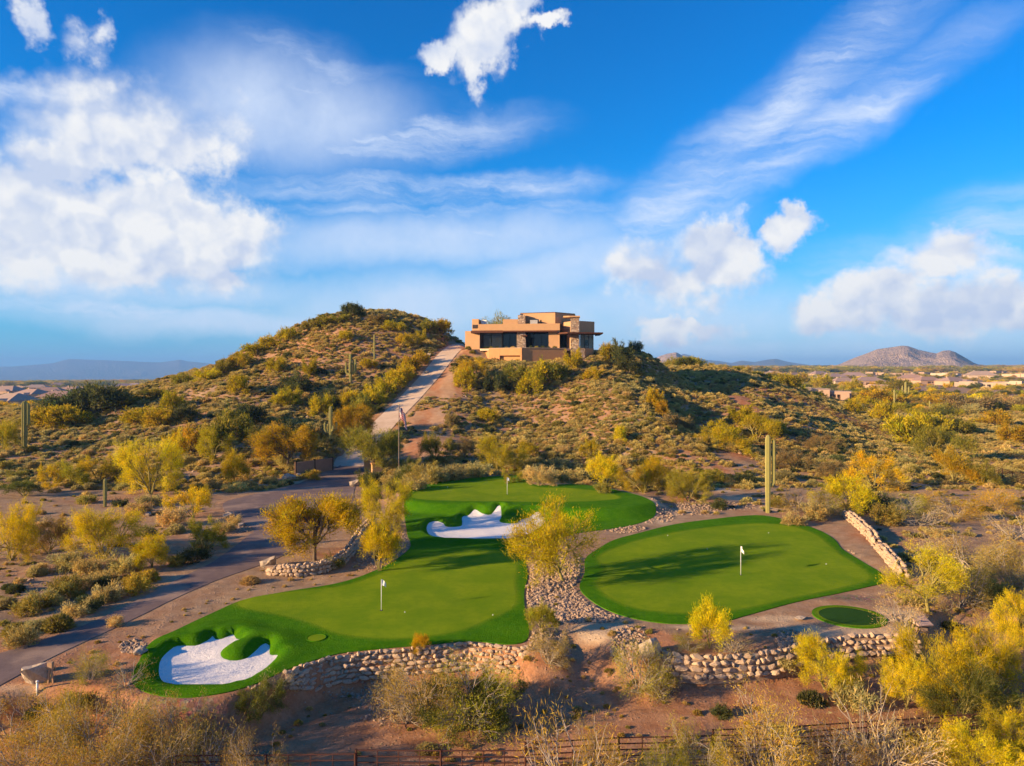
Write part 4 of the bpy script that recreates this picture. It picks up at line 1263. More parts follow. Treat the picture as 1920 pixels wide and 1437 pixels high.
def flag_mat():
    m, n, b = material('striped_flag_cloth')
    uv = n.new('ShaderNodeUVMap', uv_map='uv').outputs[0]
    s = n.new('ShaderNodeSeparateXYZ'); n.l.new(uv, s.inputs[0])
    u, v_ = s.outputs[0], s.outputs[1]
    stripe = n.math('MODULO', n.math('FLOOR', n.math('MULTIPLY', n.math('SUBTRACT', 1.0, v_), 13)), 2)
    c = n.mix(stripe, (0.42, 0.02, 0.03), (0.75, 0.73, 0.70))
    can = n.math('MULTIPLY', n.math('LESS_THAN', u, 0.4), n.math('GREATER_THAN', v_, 6 / 13))
    su = n.math('MULTIPLY', u, 2.5); sv = n.math('DIVIDE', n.math('SUBTRACT', v_, 6 / 13), 7 / 13)
    fx = n.math('SUBTRACT', n.math('FRACT', n.math('MULTIPLY', su, 6)), 0.5)
    fy = n.math('SUBTRACT', n.math('FRACT', n.math('MULTIPLY', sv, 5)), 0.5)
    star = n.math('LESS_THAN', n.math('ADD', n.math('MULTIPLY', fx, fx), n.math('MULTIPLY', fy, fy)), 0.075)
    c = n.mix(can, c, n.mix(star, (0.02, 0.03, 0.12), (0.75, 0.75, 0.75)))
    n.l.new(c, b.inputs['Base Color'])
    return m
M['flag'] = flag_mat()
M['pole'] = simple('pole_metal', (0.16, 0.12, 0.10), (0.22, 0.17, 0.14), 3.0, 0.5, 0.0)
M['gold'] = simple('gold_ball', (0.6, 0.42, 0.12), (0.65, 0.45, 0.15), 3.0, 0.35, 0.0)
def lathe(name, prof, mat, n=12, smooth=True):
    V = []; Fc = []
    for r_, z_ in prof:
        for k in range(n):
            V.append((r_ * math.cos(2 * math.pi * k / n), r_ * math.sin(2 * math.pi * k / n), z_))
    for i in range(len(prof) - 1):
        for k in range(n):
            Fc.append((i * n + k, i * n + (k + 1) % n, (i + 1) * n + (k + 1) % n, (i + 1) * n + k))
    Fc.append(tuple(range(n))[::-1]); Fc.append(tuple(range((len(prof) - 1) * n, len(prof) * n)))
    return mesh_pd(name, V, Fc, mat, smooth)
def build_flagpole():
    x, y, z = ground_at(748, 894)
    h = (894 - 759) / F * y
    r = empty('flagpole', (x, y, z)); tag(r, 'tall flagpole flying a limp striped flag beside the drive', 'flagpole')
    obj('pole', lathe('pole', [(0.09, -.2), (0.085, h * .3), (0.06, h * .8), (0.045, h - .1)], M['pole']), r)
    obj('finial', lathe('finial', [(0.01, h - .1), (0.09, h - .05), (0.1, h), (0.06, h + .07), (0.01, h + .1)], M['gold']), r)
    nu, nv = 26, 22; Lf, Hf = 2.5, 1.5
    V = []; uv = []
    for i in range(nu + 1):
        u = i / nu
        for j in range(nv + 1):
            v_ = j / nv
            # a cloth with little wind: the fly end sinks and gathers in folds
            sag = u * u * 1.05
            xx = 0.06 + u * Lf * (0.50 - 0.10 * v_) 
            yy = 0.16 * math.sin(u * 13 + v_ * 2.2) * min(1, u * 3) + 0.05 * math.sin(u * 27 + v_ * 5)
            zz_ = h - 0.35 - (1 - v_) * Hf * (1.0 + 0.35 * u) - sag * (1.6 - 0.3 * v_)
            V.append((xx, yy, zz_)); uv.append((u, v_))
    Fc = [(i * (nv + 1) + j, (i + 1) * (nv + 1) + j, (i + 1) * (nv + 1) + j + 1, i * (nv + 1) + j + 1) for i in range(nu) for j in range(nv)]
    me = mesh_pd('flag', V, Fc, M['flag'], True)
    ul = me.uv_layers.new(name='uv')
    for l in me.loops: ul.data[l.index].uv = uv[l.vertex_index]
    f_ = obj('flag', me, r); f_.rotation_euler = (0, 0, -0.3)
build_flagpole()

# ------------------------------------------------------------------ golf pins and balls
M['pin'] = simple('pin_white', (0.75, 0.74, 0.70), (0.8, 0.79, 0.75), 3, 0.4, 0.0)
M['cupdark'] = simple('cup_dark', (0.02, 0.02, 0.02), (0.03, 0.03, 0.03), 3, 0.8, 0.0)
def golf_pin(px, py, top, label, turn):
    x, y, z = ground_at(px, py)
    z += 0.05
    h = (py - top) / F * y
    r = empty('golf_pin', (x, y, z)); tag(r, label, 'golf flag', 'white pins on the putting greens')
    obj('stick', lathe('stick', [(0.022, -.1), (0.022, h * .5), (0.018, h)], M['pin'], 8), r)
    obj('cup', lathe('cup', [(0.11, -0.05), (0.11, 0.012)], M['cupdark'], 14), r)
    V = []; n = 8; m_ = 6
    for i in range(n + 1):
        for j in range(m_ + 1):
            u = i / n; v_ = j / m_
            V.append((0.02 + u * 0.30, 0.05 * math.sin(u * 7 + v_), h - 0.02 - v_ * 0.42 * (1 - 0.35 * u) - u * u * 0.30))
    Fc = [(i * (m_ + 1) + j, (i + 1) * (m_ + 1) + j, (i + 1) * (m_ + 1) + j + 1, i * (m_ + 1) + j + 1) for i in range(n) for j in range(m_)]
    f_ = obj('flag', mesh_pd('flag', V, Fc, M['pin'], True), r); f_.rotation_euler = (0, 0, turn)
golf_pin(715, 1147, 1089, 'white golf pin and flag on the left putting green', 0.2)
golf_pin(1389, 1080, 1026, 'white golf pin and flag on the large right putting green', -1.2)
golf_pin(951, 928, 896, 'white golf pin and flag on the raised rear putting green', 0.3)
M['ball'] = simple('ball_white', (0.78, 0.78, 0.76), (0.82, 0.82, 0.8), 20, 0.3, 0.0)
def ball_mesh():
    bm = bmesh.new(); bmesh.ops.create_icosphere(bm, subdivisions=2, radius=0.036)
    me = bpy.data.meshes.new('golf_ball'); bm.to_mesh(me); bm.free(); me.materials.append(M['ball'])
    me.polygons.foreach_set('use_smooth', [True] * len(me.polygons)); return me
BALL = ball_mesh()
for px, py, lb in [(759, 1151, 'white golf ball just right of the pin on the left green'), (839, 915, 'white golf ball on the left half of the raised rear green'), (1326, 1032, 'white golf ball left of the pin on the large right green'), (1252, 1006, 'white golf ball near the back left edge of the large right green'), (1441, 1001, 'white golf ball near the back edge of the right green'), (1549, 1060, 'white golf ball right of the pin on the large right green'), (924, 1156, 'white golf ball by the right edge of the left green')]:
    x, y, z = ground_at(px, py)
    tag(obj('golf_ball', BALL, None, (x, y, z + 0.05 + 0.034)), lb, 'golf ball', 'golf balls lying on the greens')
# ring target in the rough
x, y = flat(593, 1199); z = Hs(x, y)
def torus(name, Rr, r_, mat, n=28, m_=6):
    V = []; Fc = []
    for i in range(n):
        a = 2 * math.pi * i / n
        for j in range(m_):
            b = 2 * math.pi * j / m_
            V.append(((Rr + r_ * math.cos(b)) * math.cos(a), (Rr + r_ * math.cos(b)) * math.sin(a), r_ * math.sin(b)))
    for i in range(n):
        for j in range(m_):
            Fc.append((i * m_ + j, ((i + 1) % n) * m_ + j, ((i + 1) % n) * m_ + (j + 1) % m_, i * m_ + (j + 1) % m_))
    return mesh_pd(name, V, Fc, mat, True)
r = empty('drain_cover', (x, y, z + 0.06)); tag(r, 'round turf covered drain lid beside the front bunker mound', 'drain cover')
obj('lid', lathe('lid', [(0.55, -0.06), (0.55, 0.005), (0.45, 0.008), (0.1, 0.008)], M['green'], 26, False), r)
obj('rim', torus('rim', 0.58, 0.03, M['rough']), r)

# ------------------------------------------------------------------ tee marker pedestal
def build_marker():
    x, y, z = ground_at(1724, 1181)
    r = empty('tee_marker', (x, y, z), 0.12); tag(r, 'stone tee marker pedestal with a slanted pinkish top right of the tee', 'marker')
    obj('base', box_mesh('base', 0.85, 0.7, 0.62, M['ledge'], 0.05, -.1), r)
    sl = prism_mesh('plaque', [(-.5, -.45), (.5, -.45), (.5, .45), (-.5, .45)], 0.523, 0.60, simple('pink_slate', (0.42, 0.29, 0.24), (0.48, 0.34, 0.28), 3, 0.6, 0.1), (0, 0, 0), None, 0.015)
    p_ = obj('plaque', sl, r); p_.rotation_euler = (0.35, 0, 0); p_.location = (0, 0.0, 0.08)
build_marker()
def build_post():
    x, y, z = ground_at(95, 1283)
    r = empty('utility_post', (x, y, z)); tag(r, 'wooden two-legged post with small box beside the big roadside boulder', 'post')
    wood = simple('weathered_wood', (0.36, 0.22, 0.12), (0.45, 0.29, 0.17), 4)
    for k in (-1, 1):
        l_ = obj('leg', box_mesh('leg', 0.07, 0.07, 0.95, wood, 0.01, -.15), r, (k * 0.13, 0, 0)); l_.rotation_euler = (0, -k * 0.10, 0)
    obj('box', box_mesh('box', 0.26, 0.2, 0.32, wood, 0.02, 0.78), r)
    x, y, z = ground_at(70, 1300)
    r = empty('marker_pipe', (x, y, z)); tag(r, 'white plastic pipe standing in the scrub by the roadside boulder', 'pipe')
    obj('pipe', lathe('pipe', [(0.055, -.2), (0.055, 0.5)], M['white'], 10), r)
    obj('cap', lathe('cap', [(0.07, 0.5), (0.07, 0.58), (0.03, 0.6)], M['white'], 10), r)
build_post()

# ------------------------------------------------------------------ pipe fences
M['pipe'] = simple('rusty_pipe', (0.055, 0.022, 0.016), (0.10, 0.038, 0.024), 5.0, 0.8, 0.2)
def rod(a, b, r_, mat=None, n=6):
    return tubes_mesh('rod', [(np.array(a, float), np.array(b, float), r_, r_)], mat or M['pipe'], n)
UNIT_ROD = rod((0, 0, 0), (0, 0, 1), 1.0)
def add_rod(name, a, b, r_, parent, org):
    o = bpy.data.objects.new(name, UNIT_ROD); COL.objects.link(o)
    a = Vector(a) - Vector(org); b = Vector(b) - Vector(org); d_ = b - a
    o.location = a; o.rotation_euler = d_.to_track_quat('Z', 'Y').to_euler(); o.scale = (r_, r_, d_.length); o.parent = parent
    return o
def pipe_fence(pts, label, h=1.6, rails=6, panel=3.7, upright=3, r_=0.03, name='pipe_fence'):
    pts = np.array(pts, float); seg = np.linalg.norm(np.diff(pts, axis=0), axis=1); cum = np.r_[0, np.cumsum(seg)]
    n = max(1, round(cum[-1] / panel))
    ss = np.linspace(0, cum[-1], n + 1)
    Q = [(np.interp(s, cum, pts[:, 0]), np.interp(s, cum, pts[:, 1])) for s in ss]
    Q = [(x, y, Hs(x, y)) for x, y in Q]
    r = empty(name, Q[0]); tag(r, label, 'fence')
    org = Q[0]
    for q in Q: add_rod('post', (q[0], q[1], q[2] - .3), (q[0], q[1], q[2] + h + .04), r_ * 1.7, r, org)
    for a, b in zip(Q[:-1], Q[1:]):
        for k in range(rails):
            z_ = h - k * (h - 0.25) / (rails - 1)
            add_rod('rail', (a[0], a[1], a[2] + z_), (b[0], b[1], b[2] + z_), r_, r, org)
        for k in range(1, upright + 1):
            t = k / (upright + 1)
            m_ = [a[i] * (1 - t) + b[i] * t for i in range(3)]
            add_rod('upright', (m_[0], m_[1], m_[2] + .22), (m_[0], m_[1], m_[2] + h), r_ * .8, r, org)
    return r
def at_d(px, d): return ((px - 960) / F * d, d)
pipe_fence([at_d(330, 30.7), at_d(666, 30.9)], 'lower stretch of dark pipe corral fence at the bottom left edge')
pipe_fence([at_d(668, 31.2), at_d(826, 31.2), at_d(985, 31.3)], 'dark pipe corral panels at the bottom edge left of the bare bush')
pipe_fence([at_d(985, 31.9), at_d(1160, 32.2), at_d(1335, 32.3)], 'rusty pipe corral fence at the bottom centre right of the bare bush')
pipe_fence([at_d(1337, 32.8), at_d(1530, 33.3), at_d(1765, 34.1)], 'rusty pipe corral fence behind the twiggy bushes at bottom right')
pipe_fence([at_d(1768, 34.2), at_d(2050, 35.1)], 'short rust red pipe fence at the lower right corner under yellow tree')
hf = [ground_at(a, b) for a, b in [(1475, 742), (1520, 760), (1570, 785), (1620, 806), (1665, 824)]]
pipe_fence([q[:2] for q in hf], 'rusty pipe fence running down the right hillside', 1.7, 5, 4.0, 1, 0.035)
hf = [ground_at(a, b) for a, b in [(1850, 893), (1895, 908), (1945, 918)]]
pipe_fence([q[:2] for q in hf], 'rusty pipe fence with many rails at the right edge of the picture', 1.8, 7, 4.0, 1, 0.035)
# short posts along the crest of the left hill
cr = [(760 + 8 * k, 203.0) for k in range(9)]
q = [at_d(*c_) for c_ in cr]
pipe_fence(q, 'row of small fence posts along the crest of the left hill', 1.0, 2, 1.5, 0, 0.035, 'post_fence')

# ------------------------------------------------------------------ stone walls and boulders
stone_wall([flat(a, b) for a, b in [(525, 1268), (580, 1245), (640, 1231), (720, 1221), (800, 1214), (880, 1207), (950, 1214), (990, 1216)]], 1.4, 6, 0.42, 0.75, 'long dry stone retaining wall of round stones below the left green')
stone_wall([flat(a, b) for a, b in [(1205, 1214), (1245, 1224), (1300, 1232), (1360, 1231), (1420, 1225), (1475, 1216), (1500, 1208)]], 1.25, 4, 0.55, 0.55, 'dry stone retaining wall of big boulders below the right green')
stone_wall([flat(a, b) for a, b in [(1505, 1208), (1545, 1199), (1600, 1192), (1660, 1190), (1700, 1192), (1722, 1196)]], 1.2, 4, 0.50, 0.55, 'curved dry stone retaining wall under the small oval tee')
stone_wall([ground_at(a, b) for a, b in [(500, 1077), (560, 1080), (610, 1072), (645, 1053), (665, 1028), (680, 1004), (700, 985)]], 0.95, 3, 0.42, 0, 'curved dry stone wall between the asphalt drive and the left green', True)
stone_wall([ground_at(a, b) for a, b in [(1582, 968), (1600, 980), (1625, 1003), (1645, 1025)]], 0.95, 3, 0.44, 0, 'upper half of the sunlit stone wall right of the right green', True)
stone_wall([ground_at(a, b) for a, b in [(1648, 1030), (1665, 1050), (1682, 1070), (1695, 1084)]], 0.95, 3, 0.44, 0, 'lower half of the sunlit stone wall right of the right green', True)
def boulder(px, py, wpx, label, hk=0.75, rz=None):
    x, y, z = ground_at(px, py)
    w = wpx / F * y
    o = obj('boulder', random.choice(BOULDERS), None, (x, y, z + w * hk * 0.26), random.uniform(0, 6.28) if rz is None else rz, (w / 1.0, w * .9, w * hk))
    tag(o, label, 'boulder', 'large loose boulders by the drive')
for q in [(63, 1282, 66, 'big granite boulder with one sunlit face beside the lower drive', 1.15), (505, 1064, 36, 'pale boulder beside the asphalt drive left of the yellow tree', 1.05), (265, 1226, 30, 'tan boulder at the left tip of the front bunker turf', 0.7),
          (538, 902, 32, 'grey boulder at the drive bend left of the gate wall', 0.75), (561, 893, 14, 'small grey boulder between big boulder and gate wall', 0.7), (669, 912, 30, 'orange tinted boulder at the right edge of the drive gateway', 0.95), (685, 920, 16, 'small boulder right of the orange tinted boulder at the gateway', .7),
          (276, 968, 20, 'tan boulder among shrubs left of the drive bend', 0.7), (1222, 1235, 46, 'tall pale boulder at the left end of the right stone wall', 1.3), (1190, 1300, 14, 'small rock below the bushy clump near bottom centre', .7), (760, 1290, 14, 'small orange rock on the red bank left of the big bush', .7),
          (428, 972, 22, 'grey boulder on the rocky island at the drive bend', .9), (452, 988, 16, 'smaller boulder at the tip of the rocky island at drive bend', .8), (800, 700, 10, 'small pale boulder on the left verge of the upper drive', .8), (805, 668, 10, 'boulder at the left verge near the top of the drive', .8), (768, 868, 12, 'pale rock on the bank right of the flagpole', .8), (1500, 1162, 22, 'grey stone at the left end of the tee pad', .5), (745, 918, 14, 'white stone at the left edge of the rear green', .6)]:
    boulder(*q)

# ------------------------------------------------------------------ saguaro cactuses
def saguaro_mat():
    m, n, b = material('saguaro_skin')
    tc = n.new('ShaderNodeTexCoord').outputs['Object']
    a = n.new('ShaderNodeVertexColor', layer_name='rib')
    f = n.noise(tc, 1.3, 4, 0.6)
    c = n.mix(n.sstep(f, 0.3, 0.7), (0.29, 0.27, 0.070), (0.36, 0.32, 0.090))
    c = n.mix(a.outputs[0], n.mix(1.0, c, (0.75, 0.8, 0.7), 'MULTIPLY'), n.mix(0.4, c, (0.40, 0.34, 0.19)))
    n.l.new(c, b.inputs['Base Color'])
    b.inputs['Roughness'].default_value = 0.8
    return m
M['saguaro'] = saguaro_mat()
def ribbed(name, path, radii, ribs=13):
    path = np.array(path, float); n = ribs * 2
    V = []; col = []; Fc = []
    a = np.array([1.0, 0, 0])
    for i, p in enumerate(path):
        t = unit(path[min(i + 1, len(path) - 1)] - path[max(i - 1, 0)])
        a = unit(a - t * np.dot(a, t)); b = np.cross(t, a)
        for k in range(n):
            an = 2 * math.pi * k / n; r_ = radii[i] * (1.0 if k % 2 else 0.80)
            V.append(p + (a * math.cos(an) + b * math.sin(an)) * r_); col.append(1.0 if k % 2 else 0.0)
    for i in range(len(path) - 1):
        for k in range(n):
            Fc.append((i * n + k, i * n + (k + 1) % n, (i + 1) * n + (k + 1) % n, (i + 1) * n + k))
    me = mesh_np(name, np.array(V), np.array(Fc), M['saguaro'], False)
    at = me.color_attributes.new('rib', 'FLOAT_COLOR', 'POINT')
    c = np.array(col); at.data.foreach_set('color', np.stack([c, c, c, np.ones(len(c))], -1).astype(np.float32).ravel())
    return me
def column(h, r_, z0=0.0):
    zs = [z0, h * .15, h * .35, h * .6, h * .8, h - r_ * 1.6, h - r_ * .9, h - r_ * .45, h - r_ * .15, h]
    rs = [r_ * .82, r_ * .9, r_, r_ * 1.03, r_, r_ * .97, r_ * .86, r_ * .66, r_ * .38, 0.01]
    return [(0, 0, z) for z in zs], rs
def arm_path(z, out, top, r_, a):
    ca, sa = math.cos(a), math.sin(a)
    pts = [(0, z), (out * .45, z - .02 + out * .05), (out * .8, z + out * .18), (out, z + out * .55), (out * 1.02, z + out * 1.1)]
    zt = top
    pts += [(out * 1.03, pts[-1][1] * .5 + zt * .5), (out * 1.03, zt - r_ * 1.4), (out * 1.03, zt - r_ * .7), (out * 1.03, zt - r_ * .2), (out * 1.03, zt)]
    rr = [r_ * .7, r_ * .8, r_ * .92, r_, r_, r_, r_ * .94, r_ * .75, r_ * .4, .01]
    return [(x * ca, x * sa, z_) for x, z_ in pts], rr
def saguaro(px, py, top, arms, label, r_=0.26, loc=None):
    x, y, z = loc or ground_at(px, py)
    h = (py - top) / F * y
    r_ *= h / 6.5
    root = empty('saguaro_cactus', (x, y, z - .1), random.uniform(-.2, .2)); tag(root, label, 'cactus', 'saguaro cactuses on the slopes and flats')
    p_, rs = column(h + .1, r_); obj('trunk', ribbed('trunk', p_, rs), root)
    for (fz, out_, ft, a) in arms:
        p_, rs = arm_path(fz * h, out_ * h, ft * h, r_ * .66, a); obj('arm', ribbed('arm', p_, rs), root)
saguaro(1440, 962, 816, [(0.36, 0.072, 0.95, -0.15)], 'tall yellow-green saguaro with one arm behind the right green', 0.225)
saguaro(46, 843, 752, [(0.50, 0.075, 0.97, 0.0)], 'tall two-stemmed saguaro at the far left edge', 0.36)
saguaro(197, 951, 898, [], 'short single column saguaro left of the asphalt drive', 0.40)
saguaro(620, 834, 762, [(0.33, .14, .60, 3.2), (0.36, .10, .55, 2.4), (0.36, .14, .62, 0.1), (0.38, .1, .52, -.8)], 'many-armed saguaro standing left of the drive below mid hill', 0.30)
saguaro(657, 718, 664, [(0.3, .16, .72, 3.0), (0.3, .1, .8, .3), (0.34, .17, .84, 0.1), (0.34, .1, .7, -1.4)], 'saguaro with a fist of upright arms on mid left hill', 0.36)
saguaro(702, 680, 628, [(0.35, .08, .55, 3.0)], 'slim pole-like saguaro high on the left hill', 0.22)
saguaro(1698, 750, 716, [(0.35, .16, .8, 3.1), (0.35, .16, .75, 0.0), (0.4, .2, .7, 0.3)], 'distant saguaro with arms before the right hand houses', 0.36)
saguaro(1677, 760, 731, [(0.4, .14, .75, 0.0)], 'distant slim saguaro left of the armed one before the houses', 0.34)
saguaro(1743, 770, 752, [], 'small distant saguaro column by the dark pond at right', 0.4)
saguaro(216, 776, 764, [], 'tiny dark saguaro stub on the left ridge', 0.5)
saguaro(1150, 735, 712, [], 'small thin saguaro on the shaded slope right of the house', 0.25)

# ------------------------------------------------------------------ mountains
def mountain_mat(name, c1, c2, c3, s):
    m, n, b = material(name)
    tc = n.new('ShaderNodeTexCoord').outputs['Object']
    f = n.noise(tc, s, 8, 0.65); g = n.noise(tc, s * 7, 6, 0.7); v = n.voronoi(tc, s * 16)
    c = n.mix(n.sstep(f, 0.35, 0.65), c1, c2)
    c = n.mix(n.sstep(g, 0.52, 0.66), c, c3)
    n.l.new(c, b.inputs['Base Color'])
    n.l.new(n.bump(n.math('ADD', n.math('MULTIPLY', g, 1.0), n.math('MULTIPLY', v, 0.5)), 1.0, 0.3 / s), b.inputs['Normal'])
    return m
M['granite_hill'] = mountain_mat('granite_mountain', (0.72, 0.53, 0.40), (0.56, 0.41, 0.31), (0.24, 0.19, 0.12), 0.012)
M['far_hill'] = mountain_mat('far_mountain', (0.22, 0.16, 0.12), (0.18, 0.13, 0.09), (0.11, 0.10, 0.06), 0.0016)
def mountain(name, prof, d, depth, mat, rough, label, nrow=40, seed=0, ncol=190):
    prof = np.array(prof, float)
    pxs = np.linspace(prof[0, 0], prof[-1, 0], ncol)
    top = np.interp(pxs, prof[:, 0], prof[:, 1])
    k = np.linspace(0, 1, nrow)
    V = []
    x0 = (pxs - 960) / F * d
    zt = CH - (top - HZ) / F * d
    for t in k:                                    # 0 = front foot, 0.6 = ridge, 1 = back foot
        s = t / 0.6 if t < 0.6 else (1 - t) / 0.4
        yv = d - depth * (0.6 - t) / 0.6 if t < 0.6 else d + depth * (t - 0.6) / 0.6
        xx = x0 * yv / d; yy = np.full_like(x0, yv)
        zg = far_h(xx, yy) - 3
        sh = s ** 1.15
        nz = fbm(xx / rough + seed, yy / rough + seed * 2, 6, 0.55) * (zt - zg).clip(0) * 0.25 * (1 - s) ** 0.8 * s ** .5 * 2.0
        rid = np.abs(fbm(xx / (rough * .7) + 7, yy / (rough * 1.6), 5, .55))
        z = zg + (zt - zg).clip(0) * sh + nz - rid * (zt - zg).clip(0) * 0.35 * (1 - s)
        V.append(np.stack([xx, yy, np.where(s < 0.02, zg, z)], -1))
    V = np.concatenate(V)
    i = np.arange(nrow - 1)[:, None] * ncol + np.arange(ncol - 1)[None]
    Fq = np.stack([i, i + 1, i + ncol + 1, i + ncol], -1).reshape(-1, 4)
    o = obj(name, mesh_np(name, V, Fq, mat, True)); tag(o, label, 'mountain', kind='structure')
mountain('mountain', [(1548, 691), (1575, 683), (1600, 672), (1625, 663), (1645, 655), (1668, 652), (1690, 648.5), (1702, 649), (1722, 656), (1740, 660), (1756, 663), (1768, 658), (1780, 657), (1792, 661), (1808, 670), (1825, 680), (1845, 688), (1880, 685), (1930, 683.5), (2000, 685), (2100, 690)], 2600, 620, M['granite_hill'], 130, 'bouldery granite mountain on the right horizon', 46, 1, 240)
mountain('mountain', [(1200, 690), (1236, 668), (1250, 663), (1268, 660), (1282, 668), (1296, 672), (1305, 686), (1320, 690)], 3300, 500, M['granite_hill'], 160, 'small granite knob on the horizon right of the house', 30, 5, 90)
mountain('mountain', [(1230, 692), (1262, 672), (1282, 663), (1300, 668), (1325, 675), (1350, 677), (1372, 681), (1390, 676), (1415, 679), (1435, 675), (1455, 672.5), (1475, 678), (1500, 682), (1530, 686), (1570, 690)], 9500, 1800, M['far_hill'], 500, 'blue distant mountain range right of the house', 30, 9, 160)
mountain('mountain', [(-160, 684), (-60, 688), (20, 687), (60, 684), (100, 681), (118, 676), (130, 673), (160, 674), (210, 675.5), (260, 678), (300, 679), (325, 676), (337, 673.5), (350, 677), (390, 681), (450, 690), (520, 706)], 13000, 3000, M['far_hill'], 900, 'long blue mesa mountain on the left horizon', 40, 3, 220)

# ------------------------------------------------------------------ houses on the plain
WALLC = [(0.42, 0.28, 0.19), (0.48, 0.33, 0.22), (0.38, 0.26, 0.19), (0.46, 0.35, 0.25)]
ROOFC = [(0.30, 0.19, 0.15), (0.34, 0.23, 0.18), (0.27, 0.19, 0.17), (0.36, 0.26, 0.20)]
MW = [simple('house_wall_%d' % i, c, tuple(k * 1.1 for k in c), 0.4, 0.9, 0) for i, c in enumerate(WALLC)]
MR = [simple('house_roof_%d' % i, c, tuple(k * 1.15 for k in c), 0.6, 0.9, 0.4, 0.1) for i, c in enumerate(ROOFC)]
M['solar'] = simple('solar_panel', (0.02, 0.025, 0.05), (0.03, 0.035, 0.07), 2, 0.25, 0)
def ground_far(px, py, dmin=290):
    ds = _DS[_DS > dmin]
    x = (px - 960) / F * ds; z = CH - (py - HZ) / F * ds
    hit = np.nonzero(H(x, ds) >= z)[0]
    d = ds[hit[0]] if len(hit) else ds[-1]
    return (px - 960) / F * d, d, Hs((px - 960) / F * d, d)
def far_house(px, py, wpx, style, side, extra=''):
    x, y, z = ground_far(px, py)
    w = min(max(wpx / F * y, 11), 30); dp = w * random.uniform(.6, .8); h = random.uniform(3.0, 3.6)
    r = empty('desert_house', (x, y, z - .3), random.uniform(-.5, .5))
    wm = MW[random.randrange(4)]; rm = MR[random.randrange(4)]
    def bx(name, cx, cy, sx, sy, z0, z1, mat, parent=None, tf=None):
        foot = [(cx - sx / 2, cy - sy / 2), (cx + sx / 2, cy - sy / 2), (cx + sx / 2, cy + sy / 2), (cx - sx / 2, cy + sy / 2)]
        t = None
        if tf is not None: t = [(cx + (a - cx) * tf[0], cy + (b - cy) * tf[1]) for a, b in foot]
        return obj(name, prism_mesh(name, foot, z0, z1, mat, (0, 0, 0), t), parent or r)
    if style == 'hip':
        wl = bx('wall', 0, 0, w, dp, -1, h, wm)
        rf = bx('roof', 0, 0, w + 1.2, dp + 1.2, h + .003, h + dp * .22, rm, None, (.45, .06))
        w2 = bx('wing', w * .28, -dp * .5, w * .36, dp * .5, -1, h * .96, wm)
        bx('wing_roof', w * .28, -dp * .5, w * .36 + 1, dp * .5 + 1, h * .96 + .003, h * .96 + 1.5, rm, None, (.08, .5))
        bx('chimney', -w * .22, 0.5, 1.0, 1.0, h, h + dp * .22 + .8, wm, rf)
    else:
        wl = bx('wall', 0, 0, w, dp, -1, h + .5, wm)
        bx('roof', 0, 0, w - .6, dp - .6, h + .1, h + .52, rm)
        bx('wing', -w * .3, -dp * .45, w * .34, dp * .5, -1, h + 1.2, wm)
        bx('wing', w * .33, -dp * .42, w * .25, dp * .4, -1, h - .1, wm)
    for k in range(3):
        cx = -w * .1 + k * w * .11
        wi = bx('window', cx, -dp / 2 - .03, w * .07, .08, 1.0, 2.3, M['glass'])
    bx('door', -w * .17 if style == 'hip' else w * .14, -dp / 2 - .03, 1.1, .07, .2, 2.3, M['post'])
    if 'solar' in extra:
        s = bx('solar_panel', -w * .12, -dp * .30, w * .42, dp * .30, 0, .12, M['solar']); s.location = (0, 0, h + .75); s.rotation_euler = (0.22, 0, 0)
    words = ('tile-roofed' if style == 'hip' else 'flat-roofed', 'tan desert house')
    PLACED.append((r, 'house', words, px, py, y, 'houses on the %s plain' % side))
for q in [(25, 760, 75, 'hip'), (15, 738, 55, 'hip'), (62, 746, 60, 'hip'), (112, 752, 62, 'hip'), (95, 738, 46, 'hip'), (136, 737, 44, 'hip'), (165, 736, 36, 'hip'), (36, 728, 52, 'flat'), (20, 722, 40, 'hip'), (92, 717, 18, 'flat'), (65, 714, 22, 'flat'), (125, 716, 20, 'flat'), (152, 720, 24, 'flat'),
          (175, 715, 20, 'flat'), (205, 717, 24, 'flat'), (222, 722, 20, 'flat'), (232, 727, 26, 'hip'), (252, 725, 22, 'hip'), (186, 723, 26, 'hip'), (22, 713, 16, 'flat'), (48, 718, 20, 'hip'), (110, 725, 26, 'hip'), (140, 711.5, 12, 'flat'), (240, 713, 14, 'flat'), (70, 731, 40, 'hip')]:
    far_house(*q, 'left')
for q in [(1515, 741, 66, 'flat'), (1565, 748, 56, 'flat'), (1628, 722, 48, 'hip'), (1655, 733, 70, 'flat'), (1708, 716, 46, 'hip'), (1738, 720, 44, 'hip'), (1785, 722, 52, 'hip'), (1838, 726, 78, 'flat', 'solar'), (1900, 724, 56, 'flat'), (1862, 701, 70, 'flat'), (1838, 709, 52, 'hip'), (1772, 705, 44, 'flat'), (1692, 705, 36, 'flat'),
          (1600, 710, 50, 'hip'), (1560, 712, 44, 'hip'), (1490, 711, 40, 'hip'), (1535, 705, 30, 'hip'), (1640, 703, 30, 'flat'), (1730, 703, 34, 'flat'), (1910, 707, 50, 'flat'), (1580, 722, 46, 'hip'), (1450, 704, 30, 'hip'), (1425, 703, 22, 'flat')]:
    far_house(q[0], q[1], q[2], q[3], 'right', q[4] if len(q) > 4 else '')
# dark street glimpsed between the trees at right
x, y, z = ground_at(1740, 757)
V = [(x - 9, y - 5, 0), (x + 7, y - 5, 0), (x + 16, y + 16, 0), (x - 3, y + 16, 0)]
V = [(a, b, Hs(a, b) + .12) for a, b, _ in V]
tag(obj('street', mesh_pd('street', V, [(0, 1, 2, 3)], M['asphalt'])), 'bit of dark street between the houses at right', 'street', kind='structure')

